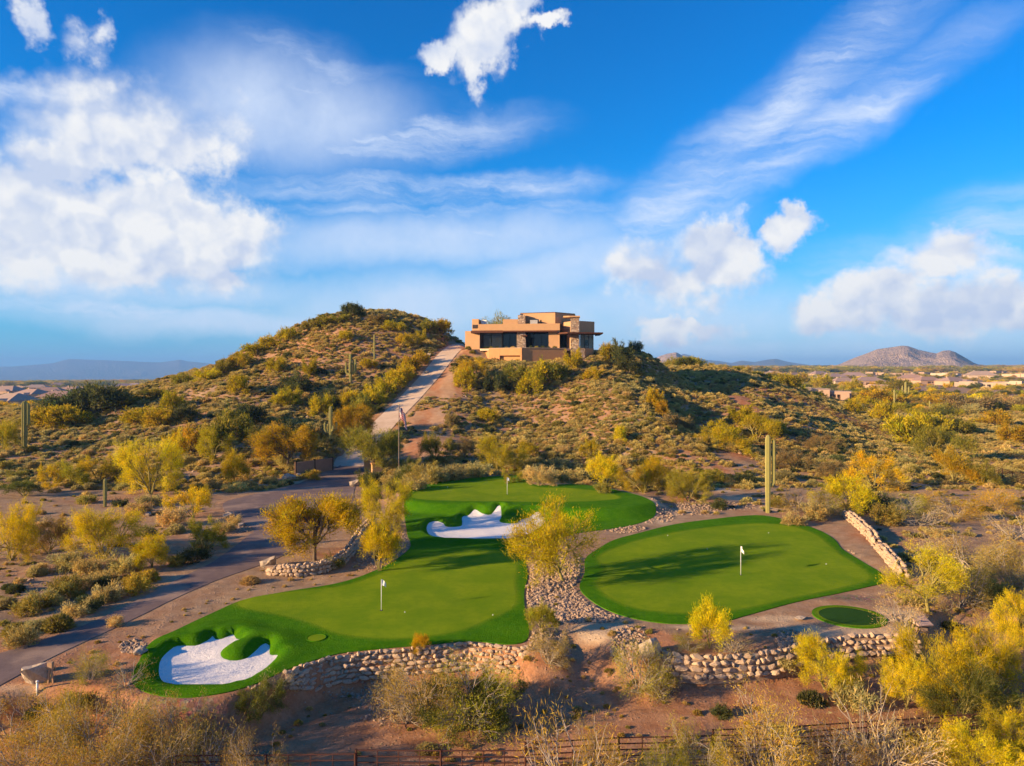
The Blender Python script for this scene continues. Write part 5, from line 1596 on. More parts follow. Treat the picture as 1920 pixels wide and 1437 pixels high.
# ------------------------------------------------------------------ trees traced from the photograph: base x, base y, top y, kind, hue, width
TL = [(283, 928, 822, 'near', 'Y', 108), (440, 912, 848, 'vase', 'Y', 62), (22, 1052, 948, 'near', 'Y', 96), (92, 1038, 972, 'mid', 'B', 70), (195, 1048, 952, 'near', 'Y', 128), (285, 1064, 1003, 'vase', 'Y', 84), (362, 972, 916, 'mid', 'O', 92), (385, 1030, 966, 'mid', 'G', 74),
      (540, 882, 800, 'round', 'O', 112), (498, 858, 800, 'mid', 'G', 80), (664, 830, 763, 'round', 'O', 80), (700, 890, 806, 'round', 'G', 108), (400, 862, 805, 'mid', 'Y', 90), (140, 912, 862, 'mid', 'G', 70), (97, 915, 872, 'mid', 'Y', 46), (185, 905, 850, 'mid', 'O', 74),
      (5, 852, 790, 'mid', 'Y', 60), (100, 800, 762, 'far', 'Y', 76), (135, 798, 765, 'far', 'Y', 60), (320, 772, 735, 'far', 'Y', 44), (262, 798, 765, 'far', 'Y', 70), (300, 800, 766, 'far', 'O', 60), (425, 832, 772, 'far', 'G', 90), (360, 850, 800, 'far', 'O', 70),
      (240, 760, 738, 'far', 'Y', 70), (290, 748, 730, 'far', 'G', 60), (180, 778, 722, 'far', 'D', 100), (125, 785, 742, 'far', 'D', 90), (215, 758, 735, 'far', 'D', 60), (60, 800, 778, 'far', 'G', 60), (45, 930, 900, 'mid', 'D', 80), (240, 905, 870, 'mid', 'D', 50),
      (590, 1052, 934, 'round', 'Y', 168), (722, 990, 903, 'near', 'Y', 92), (712, 1072, 984, 'vase', 'Y', 82), (690, 935, 880, 'mid', 'D', 50),
      (936, 886, 818, 'near', 'Y', 88), (1132, 918, 853, 'vase', 'Y', 62), (1207, 925, 858, 'near', 'Y', 92), (1290, 940, 876, 'near', 'G', 84), (1250, 915, 870, 'mid', 'Y', 60),
      (1058, 1090, 948, 'lean_left', 'Y', 190), (1330, 1218, 1128, 'vase', 'Y', 86), (1016, 1188, 1132, 'mid', 'G', 66), (1742, 1150, 1032, 'lean_up', 'Y', 180), (1588, 958, 893, 'vase', 'Y', 112),
      (1548, 1296, 1193, 'near', 'Y', 124), (1770, 1335, 1192, 'near', 'Y', 170), (1868, 1312, 1182, 'near', 'Y', 140), (1915, 1215, 1120, 'near', 'Y', 90), (1700, 1330, 1235, 'near', 'Y', 100),
      (1640, 918, 850, 'mid', 'O', 90), (1565, 900, 865, 'mid', 'B', 70), (1760, 868, 800, 'mid', 'G', 100), (1790, 905, 838, 'mid', 'O', 96), (1700, 835, 782, 'far', 'Y', 80), (1735, 812, 775, 'far', 'Y', 80), (1655, 790, 752, 'far', 'Y', 40), (1600, 775, 750, 'far', 'Y', 34), (1790, 815, 778, 'far', 'G', 70),
      (1840, 910, 862, 'mid', 'G', 60), (1870, 800, 770, 'far', 'O', 60), (1905, 830, 798, 'far', 'O', 60), (1885, 770, 745, 'far', 'B', 90), (1820, 772, 742, 'far', 'B', 90), (1770, 760, 738, 'far', 'O', 70), (1645, 757, 725, 'far', 'O', 70), (1545, 728, 703, 'far', 'Y', 40), (1495, 725, 700, 'far', 'O', 44), (1605, 735, 712, 'far', 'Y', 34), (1690, 740, 712, 'far', 'G', 50), (1455, 712, 697, 'far', 'O', 34),
      (1370, 845, 790, 'mid', 'Y', 90), (1335, 835, 795, 'mid', 'Y', 70), (1420, 830, 778, 'mid', 'Y', 96), (1450, 815, 790, 'far', 'G', 60), (1390, 790, 760, 'far', 'Y', 50), (1545, 850, 815, 'mid', 'B', 80), (1490, 880, 845, 'mid', 'B', 80), (1340, 900, 880, 'far', 'G', 50),
      (1225, 762, 728, 'far', 'O', 34), (1238, 780, 752, 'far', 'O', 30), (1165, 832, 800, 'far', 'Y', 28), (1105, 860, 825, 'mid', 'Y', 40), (1260, 805, 778, 'far', 'B', 40), (1285, 808, 782, 'far', 'B', 36), (910, 792, 768, 'far', 'Y', 46), (815, 870, 812, 'mid', 'G', 70), (870, 862, 822, 'mid', 'B', 50), (845, 800, 770, 'far', 'B', 26), (795, 905, 865, 'mid', 'B', 70), (760, 912, 862, 'mid', 'D', 44), (985, 860, 830, 'mid', 'Y', 60), (1010, 912, 872, 'mid', 'straw', 60), (960, 905, 880, 'mid', 'G', 40),
      (1142, 682, 645, 'far', 'Y', 34), (1165, 690, 640, 'far', 'D', 44), (1075, 690, 655, 'far', 'Y', 36), (890, 715, 672, 'mid', 'O', 66), (868, 730, 690, 'far', 'Y', 44), (1015, 722, 678, 'far', 'Y', 60), (965, 715, 685, 'far', 'G', 60), (1045, 715, 684, 'far', 'G', 60), (990, 742, 700, 'far', 'Y', 50), (930, 735, 700, 'far', 'D', 50), (1110, 712, 690, 'far', 'O', 40), (1180, 700, 672, 'far', 'D', 50),
      (778, 652, 620, 'mid', 'Y', 44), (760, 650, 624, 'mid', 'O', 36), (789, 686, 660, 'far', 'O', 30), (772, 700, 670, 'far', 'O', 40), (757, 716, 682, 'far', 'Y', 40), (738, 728, 695, 'far', 'Y', 40), (722, 745, 708, 'far', 'Y', 44), (700, 762, 724, 'far', 'Y', 46), (678, 778, 742, 'far', 'G', 46), (658, 768, 735, 'far', 'Y', 42),
      (830, 628, 600, 'far', 'O', 44), (800, 622, 600, 'far', 'G', 40), (740, 622, 603, 'far', 'Y', 44), (658, 596, 569, 'far', 'D', 40), (610, 612, 592, 'far', 'G', 40), (640, 605, 590, 'far', 'G', 44), (705, 604, 588, 'far', 'B', 44), (580, 622, 600, 'far', 'G', 34), (540, 640, 615, 'far', 'Y', 40), (505, 652, 630, 'far', 'Y', 40), (480, 668, 645, 'far', 'Y', 50), (545, 760, 728, 'far', 'Y', 44), (530, 762, 735, 'far', 'Y', 40), (600, 780, 742, 'far', 'Y', 34), (582, 705, 672, 'far', 'Y', 30), (645, 640, 622, 'far', 'Y', 30), (690, 690, 672, 'far', 'Y', 34), (550, 825, 788, 'far', 'D', 80), (610, 850, 815, 'mid', 'D', 60), (470, 800, 760, 'far', 'D', 60), (350, 790, 758, 'far', 'D', 50), (620, 770, 735, 'far', 'D', 44), (560, 735, 700, 'far', 'D', 60), (420, 702, 675, 'far', 'G', 40), (390, 712, 690, 'far', 'Y', 50), (445, 690, 662, 'far', 'Y', 50), (345, 722, 700, 'far', 'G', 40), (520, 700, 670, 'far', 'Y', 40), (450, 740, 705, 'far', 'Y', 44),
      (932, 604, 575, 'far', 'D', 66), (1205, 652, 628, 'far', 'D', 40), (1190, 660, 640, 'far', 'D', 30)]
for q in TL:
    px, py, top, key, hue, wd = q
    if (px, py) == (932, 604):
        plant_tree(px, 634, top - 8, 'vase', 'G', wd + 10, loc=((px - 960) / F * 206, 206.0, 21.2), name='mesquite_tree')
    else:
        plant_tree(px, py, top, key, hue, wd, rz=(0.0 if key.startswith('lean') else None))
# brush in the foreground: base px, distance, top y, kind, hue, width
for px, d, top, key, hue, wd, nm in [(60, 31.0, 1352, 'twiggy', 'gold', 180, 'mesquite_bush'), (170, 31.5, 1330, 'twiggy', 'B', 190, 'mesquite_bush'), (290, 30.8, 1348, 'twiggy', 'B', 190, 'mesquite_bush'), (400, 31.2, 1368, 'bare', 'B', 170, 'bare_bush'), (120, 34.0, 1300, 'twiggy', 'gold', 140, 'mesquite_bush'), (240, 35.0, 1288, 'bare', 'B', 130, 'mesquite_bush'), (20, 35.0, 1318, 'twiggy', 'gold', 150, 'mesquite_bush'), (330, 33.0, 1310, 'twiggy', 'B', 150, 'mesquite_bush'), (200, 30.0, 1360, 'twiggy', 'gold', 200, 'mesquite_bush'), (480, 30.4, 1385, 'twiggy', 'B', 150, 'mesquite_bush'),
                                     (1065, 30.2, 1345, 'bare', 'gold', 250, 'bare_bush'), (1120, 30.6, 1370, 'twiggy', 'gold', 130, 'mesquite_bush'), (1310, 31.0, 1360, 'twiggy', 'G', 120, 'mesquite_bush'), (1435, 31.0, 1318, 'twiggy', 'gold', 200, 'mesquite_bush'), (1560, 31.6, 1370, 'twiggy', 'gold', 140, 'mesquite_bush'), (1640, 32.0, 1295, 'bare', 'straw', 170, 'bare_bush'), (1690, 31.4, 1345, 'bare', 'straw', 190, 'bare_bush'), (1770, 31.0, 1390, 'twiggy', 'Y', 170, 'mesquite_bush'), (1245, 31.0, 1385, 'twiggy', 'G', 110, 'mesquite_bush'),
                                     (1850, 30.8, 1372, 'near', 'Y', 170, 'palo_verde_tree'), (1910, 33.0, 1340, 'near', 'Y', 120, 'palo_verde_tree'), (1800, 36.0, 1240, 'near', 'D', 160, 'palo_verde_tree')]:
    x = (px - 960) / F * d; z = Hs(x, d)
    _, pb = to_px(x, d, z)
    plant_tree(px, pb, top, key, hue, wd, name=nm, loc=(x, d, z), words=(HUEW[hue], 'bare twiggy bush' if nm == 'bare_bush' else 'scraggly bush' if nm == 'mesquite_bush' else 'tree'))
for px, py, top, key, hue, wd, nm in [(800, 1362, 1240, 'twiggy', 'B', 170, 'mesquite_bush'), (880, 1365, 1245, 'twiggy', 'G', 180, 'mesquite_bush'), (930, 1345, 1262, 'mid', 'D', 130, 'mesquite_bush'), (850, 1375, 1290, 'mid', 'D', 180, 'mesquite_bush'), (762, 1355, 1265, 'bare', 'B', 130, 'bare_bush'), (488, 1352, 1278, 'mid', 'D', 92, 'mesquite_bush'), (520, 1300, 1265, 'bare', 'straw', 90, 'bare_bush'), (1200, 1298, 1212, 'twiggy', 'G', 122, 'mesquite_bush'), (1235, 1300, 1245, 'bare', 'straw', 90, 'bare_bush'), (1030, 1248, 1182, 'twiggy', 'B', 80, 'mesquite_bush'), (1375, 1225, 1180, 'bare', 'straw', 90, 'bare_bush'), (1290, 1222, 1185, 'twiggy', 'G', 60, 'mesquite_bush'), (170, 1275, 1218, 'twiggy', 'G', 70, 'mesquite_bush'), (235, 1290, 1235, 'bare', 'B', 100, 'bare_bush'), (790, 1232, 1188, 'vase', 'O', 44, 'desert_broom'),
                                      (1690, 1180, 1110, 'bare', 'straw', 100, 'bare_bush'), (1800, 1140, 1050, 'twiggy', 'B', 130, 'mesquite_bush'), (1830, 1080, 1000, 'twiggy', 'B', 150, 'mesquite_bush'), (1770, 1060, 1000, 'bare', 'straw', 130, 'bare_bush'), (1890, 1100, 1020, 'twiggy', 'B', 130, 'mesquite_bush'), (1900, 1010, 960, 'bare', 'straw', 130, 'bare_bush'), (1720, 985, 940, 'bare', 'straw', 130, 'bare_bush'), (1790, 970, 925, 'twiggy', 'O', 110, 'mesquite_bush'), (1690, 965, 925, 'twiggy', 'G', 90, 'mesquite_bush'), (1870, 955, 915, 'twiggy', 'O', 100, 'mesquite_bush'), (1500, 960, 925, 'twiggy', 'B', 90, 'mesquite_bush'), (1545, 965, 920, 'twiggy', 'G', 70, 'mesquite_bush')]:
    plant_tree(px, py, top, key, hue, wd, name=nm, words=(HUEW[hue], 'bare twiggy bush' if nm == 'bare_bush' else 'scraggly bush'))

# shrubs traced from the photograph: base x, base y, width, hue, kind
SL = [(110, 1180, 70, 'olive', 'dome'), (30, 1190, 60, 'olive', 'dome'), (60, 1150, 60, 'olive', 'loose'), (120, 1120, 60, 'olive', 'loose'), (90, 1130, 50, 'sage', 'loose'), (145, 1155, 44, 'straw', 'loose'), (165, 1150, 30, 'grey', 'dome'), (205, 1125, 50, 'straw', 'loose'), (255, 1112, 52, 'gold', 'loose'), (275, 1090, 56, 'gold', 'dome'), (15, 1105, 28, 'dark', 'dome'), (70, 1080, 46, 'sage', 'dome'), (125, 1070, 54, 'sage', 'loose'), (165, 1078, 50, 'grey', 'loose'), (195, 1100, 50, 'dark', 'dome'), (235, 1072, 56, 'grey', 'loose'), (200, 1130, 40, 'sage', 'loose'), (360, 1055, 52, 'dark', 'loose'), (330, 1062, 34, 'olive', 'loose'), (385, 1012, 44, 'dark', 'dome'), (330, 1000, 44, 'sage', 'dome'), (275, 1005, 46, 'sage', 'dome'), (325, 985, 50, 'straw', 'loose'), (420, 998, 36, 'grey', 'loose'), (440, 985, 30, 'straw', 'loose'), (265, 965, 40, 'straw', 'loose'), (245, 955, 30, 'grey', 'dome'), (275, 950, 40, 'sage', 'loose'), (225, 950, 26, 'dark', 'loose'), (160, 945, 30, 'olive', 'loose'), (300, 965, 22, 'straw', 'dome'), (370, 925, 44, 'dark', 'dome'), (410, 915, 26, 'straw', 'dome'), (60, 1000, 40, 'straw', 'loose'), (30, 1110, 40, 'dark', 'dome'), (10, 1140, 50, 'sage', 'dome'), (45, 1210, 60, 'grey', 'loose'), (215, 1175, 30, 'straw', 'loose'),
      (510, 905, 22, 'grey', 'loose'), (585, 900, 30, 'gold', 'loose'), (700, 905, 56, 'dark', 'dome'), (740, 925, 44, 'olive', 'loose'), (625, 1065, 40, 'olive', 'loose'), (715, 1045, 40, 'dark', 'dome'), (1470, 900, 50, 'sage', 'dome'), (1490, 985, 40, 'straw', 'loose'), (1460, 950, 46, 'olive', 'dome'), (1530, 975, 50, 'grey', 'loose'), (1640, 965, 60, 'dark', 'loose'), (1665, 985, 60, 'olive', 'loose'), (1850, 1120, 70, 'olive', 'loose'), (1780, 1095, 60, 'straw', 'loose'), (1465, 1260, 40, 'sage', 'loose'), (1520, 1320, 60, 'dark', 'dome'), (1600, 1330, 70, 'sage', 'loose'), (1700, 1260, 60, 'dark', 'loose'), (1350, 1345, 36, 'dark', 'loose'), (1250, 1285, 50, 'olive', 'dome'), (75, 1345, 60, 'dark', 'dome'), (150, 1330, 60, 'olive', 'loose'), (1000, 900, 40, 'straw', 'loose'), (1025, 905, 46, 'straw', 'loose'), (895, 895, 44, 'sage', 'loose'), (850, 900, 50, 'sage', 'loose'), (815, 905, 50, 'sage', 'loose'), (775, 920, 44, 'grey', 'loose'), (1085, 905, 44, 'grey', 'loose'), (1350, 955, 30, 'dark', 'loose'), (1130, 925, 30, 'olive', 'loose'),
      (878, 660, 16, 'olive', 'dome'), (896, 655, 16, 'dark', 'dome'), (886, 668, 16, 'olive', 'dome'), (806, 655, 14, 'dark', 'dome'), (860, 682, 10, 'dark', 'dome'), (848, 684, 8, 'dark', 'dome')]
for px, py, wd, hue, key in SL:
    x, y, z = ground_at(px, py)
    plant_shrub(x, y, z, wd / F * y / (1.25 if key == 'dome' else 1.5), hue, key)
# planting along the terrace
for px, hue in [(912, 'dark'), (921, 'olive'), (932, 'dark'), (950, 'olive'), (962, 'straw'), (995, 'dark'), (1006, 'olive'), (1018, 'dark'), (1028, 'dark'), (1040, 'olive')]:
    d = 184.6 - (px - 912) * 0.025
    plant_shrub((px - 960) / F * d, d, 21.46, random.uniform(1.0, 1.5), hue, 'small', name='terrace_shrub', stems=False)

# ------------------------------------------------------------------ ground cover
def blocked(x, y, pad=0.6):
    b = (sdist(TURF1, x, y) < pad) | (sdist(TURF3, x, y) < pad + .3) | (sdist(TEE, x, y) < pad + 1.6) | (sdist(ASPH, x, y) < pad + .2)
    m = (x > -70) & (x < 10) & (y > 108) & (y < 225)
    if m.any():
        dd, _ = seg_dist(DR2, x[m], y[m], closed=False); bb = b[m]; bb |= dd < 3.6; b[m] = bb
    b |= sdist(HOUSE_PAD, x, y) < 1.0
    return b
def rnd_points(n, dmin, dmax, amax, power=1.0):
    d = dmin + (dmax - dmin) * RNG.random(n) ** power
    a = np.radians(RNG.uniform(-amax, amax, n))
    return d * np.tan(a), d
def gn_scatter(name, pos, rot, scl, idx, protos, label, cat):
    pc = bpy.data.collections.new(name + '_kinds')
    for i, (me, colr) in enumerate(protos):
        if 'col' in me.color_attributes:          # the colour of the kind goes into its own copy of the mesh
            me = me.copy(); at = me.color_attributes['col']; buf = np.empty(len(me.vertices) * 4, np.float32)
            at.data.foreach_get('color', buf); buf = buf.reshape(-1, 4) * np.array([*colr, 1], np.float32); at.data.foreach_set('color', buf.ravel())
        o = bpy.data.objects.new('%s_kind_%02d' % (name, i), me); pc.objects.link(o)
    me = bpy.data.meshes.new(name)
    me.vertices.add(len(pos)); me.vertices.foreach_set('co', np.asarray(pos, np.float32).ravel())
    a = me.attributes.new('rot', 'FLOAT_VECTOR', 'POINT'); a.data.foreach_set('vector', np.asarray(rot, np.float32).ravel())
    a = me.attributes.new('scl', 'FLOAT_VECTOR', 'POINT'); a.data.foreach_set('vector', np.asarray(scl, np.float32).ravel())
    a = me.attributes.new('idx', 'INT', 'POINT'); a.data.foreach_set('value', np.asarray(idx, np.int32))
    me.update()
    o = obj(name, me)
    g = bpy.data.node_groups.new(name, 'GeometryNodeTree')
    g.interface.new_socket('Geometry', in_out='INPUT', socket_type='NodeSocketGeometry')
    g.interface.new_socket('Geometry', in_out='OUTPUT', socket_type='NodeSocketGeometry')
    n = g.nodes; l = g.links
    gi = n.new('NodeGroupInput'); go = n.new('NodeGroupOutput')
    mp = n.new('GeometryNodeMeshToPoints'); l.new(gi.outputs[0], mp.inputs['Mesh'])
    ci = n.new('GeometryNodeCollectionInfo'); ci.inputs['Collection'].default_value = pc
    ci.inputs['Separate Children'].default_value = True; ci.inputs['Reset Children'].default_value = True
    ip = n.new('GeometryNodeInstanceOnPoints')
    l.new(mp.outputs[0], ip.inputs['Points']); l.new(ci.outputs[0], ip.inputs['Instance'])
    ip.inputs['Pick Instance'].default_value = True
    for nm, typ, sock in (('rot', 'FLOAT_VECTOR', 'Rotation'), ('scl', 'FLOAT_VECTOR', 'Scale'), ('idx', 'INT', 'Instance Index')):
        na = n.new('GeometryNodeInputNamedAttribute'); na.data_type = typ; na.inputs['Name'].default_value = nm
        l.new([s for s in na.outputs if s.enabled and s.name == 'Attribute'][0], ip.inputs[sock])
    l.new(ip.outputs[0], go.inputs[0])
    md = o.modifiers.new('scatter', 'NODES'); md.node_group = g
    return tag(o, label, cat, kind='stuff')
def euler_z(n, tilt=0.0):
    return np.stack([RNG.normal(0, tilt, n), RNG.normal(0, tilt, n), RNG.uniform(0, 6.28, n)], -1)

# hillside scrub: grey-green domes with olive and straw ones between
def hill_scrub():
    x, d = rnd_points(158750, 96, 275, 49, 0.75)
    keepn = fbm(x / 11, d / 11, 3) + 0.36 + 0.2 * fbm(x / 3.0, d / 3.0, 2)
    ok = (RNG.random(len(x)) < np.clip(keepn * 1.9 + 0.9 * fbm(x / 5 + 31, d / 5, 2), 0.42, 1)) & ~blocked(x, d)
    # bare lit patches of red ground
    for px, py, r_ in [(1375, 745, 5), (1405, 770, 4), (1378, 858, 3.2), (1350, 882, 2.5), (835, 720, 7), (800, 790, 6), (790, 840, 7)]:
        gx2, gy2, _ = ground_at(px, py); ok &= ~((np.hypot(x - gx2, (d - gy2) * .6) < r_ * RNG.uniform(.5, 1.1, len(x))))
    x, d = x[ok], d[ok]
    z = H(x, d)
    s = np.clip(RNG.lognormal(-0.22, 0.45, len(x)), 0.3, 2.4)
    u = RNG.random(len(x)); patch = fbm(x / 16 + 40, d / 16, 2)
    kind = np.where(u + patch * .8 < 0.50, 0, np.where(u < 0.70, 1, np.where(u < 0.84, 2, np.where(u < 0.93, 3, 4))))
    return x, d, z, s, kind
hx, hd, hz, hs_, hk = hill_scrub()
# sparse flats left of the drive, right of the greens and in the foreground
def flat_scrub():
    x, d = rnd_points(3302, 32, 100, 49, 0.8)
    ok = ~blocked(x, d, 1.6)
    px, py = to_px(x, d, H(x, d))
    left = (px < 520) & (py < 1240); right = (px > 1640) & (py < 1200); mid = (px > 1230) & (py < 965); fore = (py > 1270)
    dens = np.where(left, 0.30, np.where(right, 0.75, np.where(mid, 0.55, np.where(fore, 0.10, 0.0))))
    ok &= RNG.random(len(x)) < dens
    x, d = x[ok], d[ok]
    s = np.clip(RNG.lognormal(-0.35, 0.4, len(x)), 0.3, 1.5)
    u = RNG.random(len(x))
    kind = np.where(u < 0.4, 0, np.where(u < 0.6, 1, np.where(u < 0.8, 2, np.where(u < 0.9, 3, 4))))
    return x, d, H(x, d), s, kind
fx_, fd_, fz_, fs_, fk_ = flat_scrub()
X = np.r_[hx, fx_]; Dd = np.r_[hd, fd_]; Z = np.r_[hz, fz_]; S = np.r_[hs_, fs_]; K = np.r_[hk, fk_]
ppx, ppy = to_px(X, Dd, Z)
inview = (ppx > 5) & (ppx < 1915) & (ppy < 1425)
app = np.where(inview, S / Dd, 0)
order = np.argsort(-app)
NBIG = 185
KINDS = ['grey', 'sage', 'straw', 'olive', 'dark']
for i in order[:NBIG]:
    key = 'dome' if random.random() < .6 else 'loose'
    plant_shrub(float(X[i]), float(Dd[i]), float(Z[i]), float(S[i]) * (1.0 if key == 'dome' else .8), KINDS[K[i]], key, stems=False, flatk=random.uniform(.75, 1.0))
rest = order[NBIG:]
protos = []
for kname in KINDS:
    for j in (0, 1, 2):
        protos.append((SHRUBS['small'][(len(protos)) % 6], FOL[kname]))
n = len(rest)
gn_scatter('hillside_scrub', np.stack([X[rest], Dd[rest], Z[rest] - .04], -1), euler_z(n, .12), np.stack([S[rest], S[rest], S[rest] * RNG.uniform(.6, 1.0, n)], -1), K[rest] * 3 + RNG.integers(0, 3, n), protos,
           'low grey-green desert scrub covering the hillsides', 'scrub')
# trees and brush of the plain, one mass from here
def plain_brush():
    x, d = rnd_points(19050, 240, 1500, 49, 1.7)
    u = fbm(x / 60, d / 60, 3)
    ok = (RNG.random(len(x)) < np.clip(.55 + u, .1, 1)) & (d > 235 + 40 * RNG.random(len(x)))
    for (r, cat, words, px, py, yy, grp) in PLACED:
        if cat == 'house':
            ok &= np.hypot(x - r.location.x, d - r.location.y + 5) > 13
    x, d = x[ok], d[ok]
    s = np.clip(RNG.lognormal(-.75, .4, len(x)), .2, 1.0)
    return x, d, H(x, d), s
px_, pd_, pz_, ps_ = plain_brush()
n = len(px_)
protos = [(TREES['far'][i % 5][1], FOL[k]) for i, k in enumerate(['O', 'G', 'B', 'G', 'D', 'Y', 'olive', 'sage', 'D', 'straw'])]
gn_scatter('plain_brush', np.stack([px_, pd_, pz_ - .3], -1), euler_z(n), np.stack([ps_ * 1.25, ps_ * 1.25, ps_], -1), RNG.integers(0, len(protos), n), protos, 'distant desert brush and trees covering the plain', 'brush')
def far_brush():
    x, d = rnd_points(11430, 1400, 5200, 49, 1.3)
    return x, d, H(x, d), np.clip(RNG.lognormal(.25, .4, len(x)), .6, 2.6)
px_, pd_, pz_, ps_ = far_brush(); n = len(px_)
gn_scatter('far_brush', np.stack([px_, pd_, pz_ - .5], -1), euler_z(n), np.stack([ps_ * 2.2, ps_ * 2.2, ps_], -1), RNG.integers(0, len(protos), n), protos, 'band of far-off trees along the foot of the mountains', 'brush')

# ------------------------------------------------------------------ loose stones
def rocks_in(blobs, n, lo, hi):
    xs, ys = [], []
    for px, py, rx, ry, k in blobs:
        m = int(n * k)
        t = RNG.uniform(0, 6.28, m); r_ = np.sqrt(RNG.random(m))
        for a, b in zip(px + rx * r_ * np.cos(t), py + ry * r_ * np.sin(t)):
            g = flat(a, b, -1.2 if b > 1235 else 0.0); xs.append(g[0]); ys.append(g[1])
    xs = np.array(xs); ys = np.array(ys); ok = ~((sdist(TURF1, xs, ys) < .15) | (sdist(TURF3, xs, ys) < .35) | (sdist(ASPH, xs, ys) < .1) | (sdist(TEE, xs, ys) < .3))
    xs, ys = xs[ok], ys[ok]
    return xs, ys, H(xs, ys), np.clip(RNG.lognormal(math.log((lo * hi) ** .5), .35, len(xs)), lo, hi)
x, y, z, s = rocks_in([(1040, 1090, 44, 52, 1.5), (1075, 1140, 50, 30, 1.3), (1125, 1152, 36, 16, .8), (1095, 1075, 30, 30, .5), (1010, 1110, 22, 55, .9)], 900, .12, .42)
n = len(x)
ck = [(c_, (1, 1, 1)) for c_ in COBBLES]
gn_scatter('river_cobbles', np.stack([x, y, z + s * .12], -1), RNG.uniform(0, 6.28, (n, 3)) * [.1, .1, 1], np.stack([s, s, s], -1), RNG.integers(0, 5, n), ck, 'tan river cobbles filling the dry wash between the two front greens', 'cobbles')
x, y, z, s = rocks_in([(740, 1035, 34, 22, .8), (760, 1030, 14, 30, .6), (690, 1060, 30, 14, .2)], 500, .10, .3); n = len(x)
gn_scatter('dark_cobbles', np.stack([x, y, z + s * .1], -1), RNG.uniform(0, 6.28, (n, 3)) * [.1, .1, 1], np.stack([s, s, s], -1), RNG.integers(0, 5, n), ck, 'small cobbles round the vase shaped tree left of the fairway neck', 'cobbles')
x, y, z, s = rocks_in([(1225, 970, 40, 12, .6), (1170, 992, 40, 8, .5), (1330, 950, 110, 9, .8), (1300, 958, 60, 10, .4), (1590, 1043, 14, 10, .3)], 420, .12, .4); n = len(x)
gn_scatter('rock_border', np.stack([x, y, z + s * .12], -1), RNG.uniform(0, 6.28, (n, 3)) * [.1, .1, 1], np.stack([s, s, s], -1), RNG.integers(0, 5, n), ck, 'loose rocks edging the back of the right green and path', 'rocks')
x, y, z, s = rocks_in([(1180, 1205, 34, 30, .8), (1030, 1200, 40, 22, .8), (400, 1325, 110, 16, 1.0), (300, 1325, 60, 14, .5), (250, 1215, 26, 14, .4), (1480, 1200, 26, 20, .6), (640, 1275, 90, 18, .5), (1640, 1160, 60, 10, .3), (450, 985, 26, 14, .6), (400, 905, 30, 6, .2), (100, 1090, 60, 30, .2), (720, 1300, 60, 40, .3)], 380, .10, .42); n = len(x)
gn_scatter('rubble', np.stack([x, y, z + s * .12], -1), RNG.uniform(0, 6.28, (n, 3)) * [.1, .1, 1], np.stack([s, s, s], -1), RNG.integers(0, 5, n), ck, 'rubble and broken stone on banks below the walls and turf', 'rubble')
x, d = rnd_points(7620, 31, 62, 49, .8)
ok = ~blocked(x, d, .3); x, d = x[ok], d[ok]; n = len(x); s = np.clip(RNG.lognormal(-2.75, .4, n), .03, .2)
gn_scatter('gravel', np.stack([x, d, H(x, d) + s * .1], -1), RNG.uniform(0, 6.28, (n, 3)) * [.1, .1, 1], np.stack([s, s, s], -1), RNG.integers(0, 5, n), ck, 'scattered small gravel on the bare near ground', 'gravel')
x, d = rnd_points(6604, 98, 250, 49, .8)
ok = ~blocked(x, d, .6) & (RNG.random(len(x)) < np.clip(.25 + fbm(x / 9 + 5, d / 9, 3) * 1.8, 0.03, 1)); x, d = x[ok], d[ok]; n = len(x); s = np.clip(RNG.lognormal(-1.0, .5, n), .15, 1.6)
gn_scatter('hillside_rocks', np.stack([x, d, H(x, d) + s * .1], -1), RNG.uniform(0, 6.28, (n, 3)) * [.15, .15, 1], np.stack([s, s, s], -1), RNG.integers(0, 5, n), ck, 'weathered rocks strewn over the hillsides', 'rocks')
# dry grass tufts on the near ground
x, d = rnd_points(1905, 31, 60, 49, .8)
ok = ~blocked(x, d, .5) & (RNG.random(len(x)) < np.clip(.4 + fbm(x / 4, d / 4, 3) * 1.5, 0, 1)); x, d = x[ok], d[ok]; n = len(x); s = np.clip(RNG.lognormal(-1.3, .4, n), .12, .5)
gn_scatter('dry_grass', np.stack([x, d, H(x, d) - .02], -1), euler_z(n, .1), np.stack([s, s, s], -1), RNG.integers(0, 3, n), [(SHRUBS['small'][0], FOL['straw']), (SHRUBS['small'][1], FOL['B']), (SHRUBS['small'][2], FOL['olive'])], 'tufts of dry grass on the near ground', 'grass')

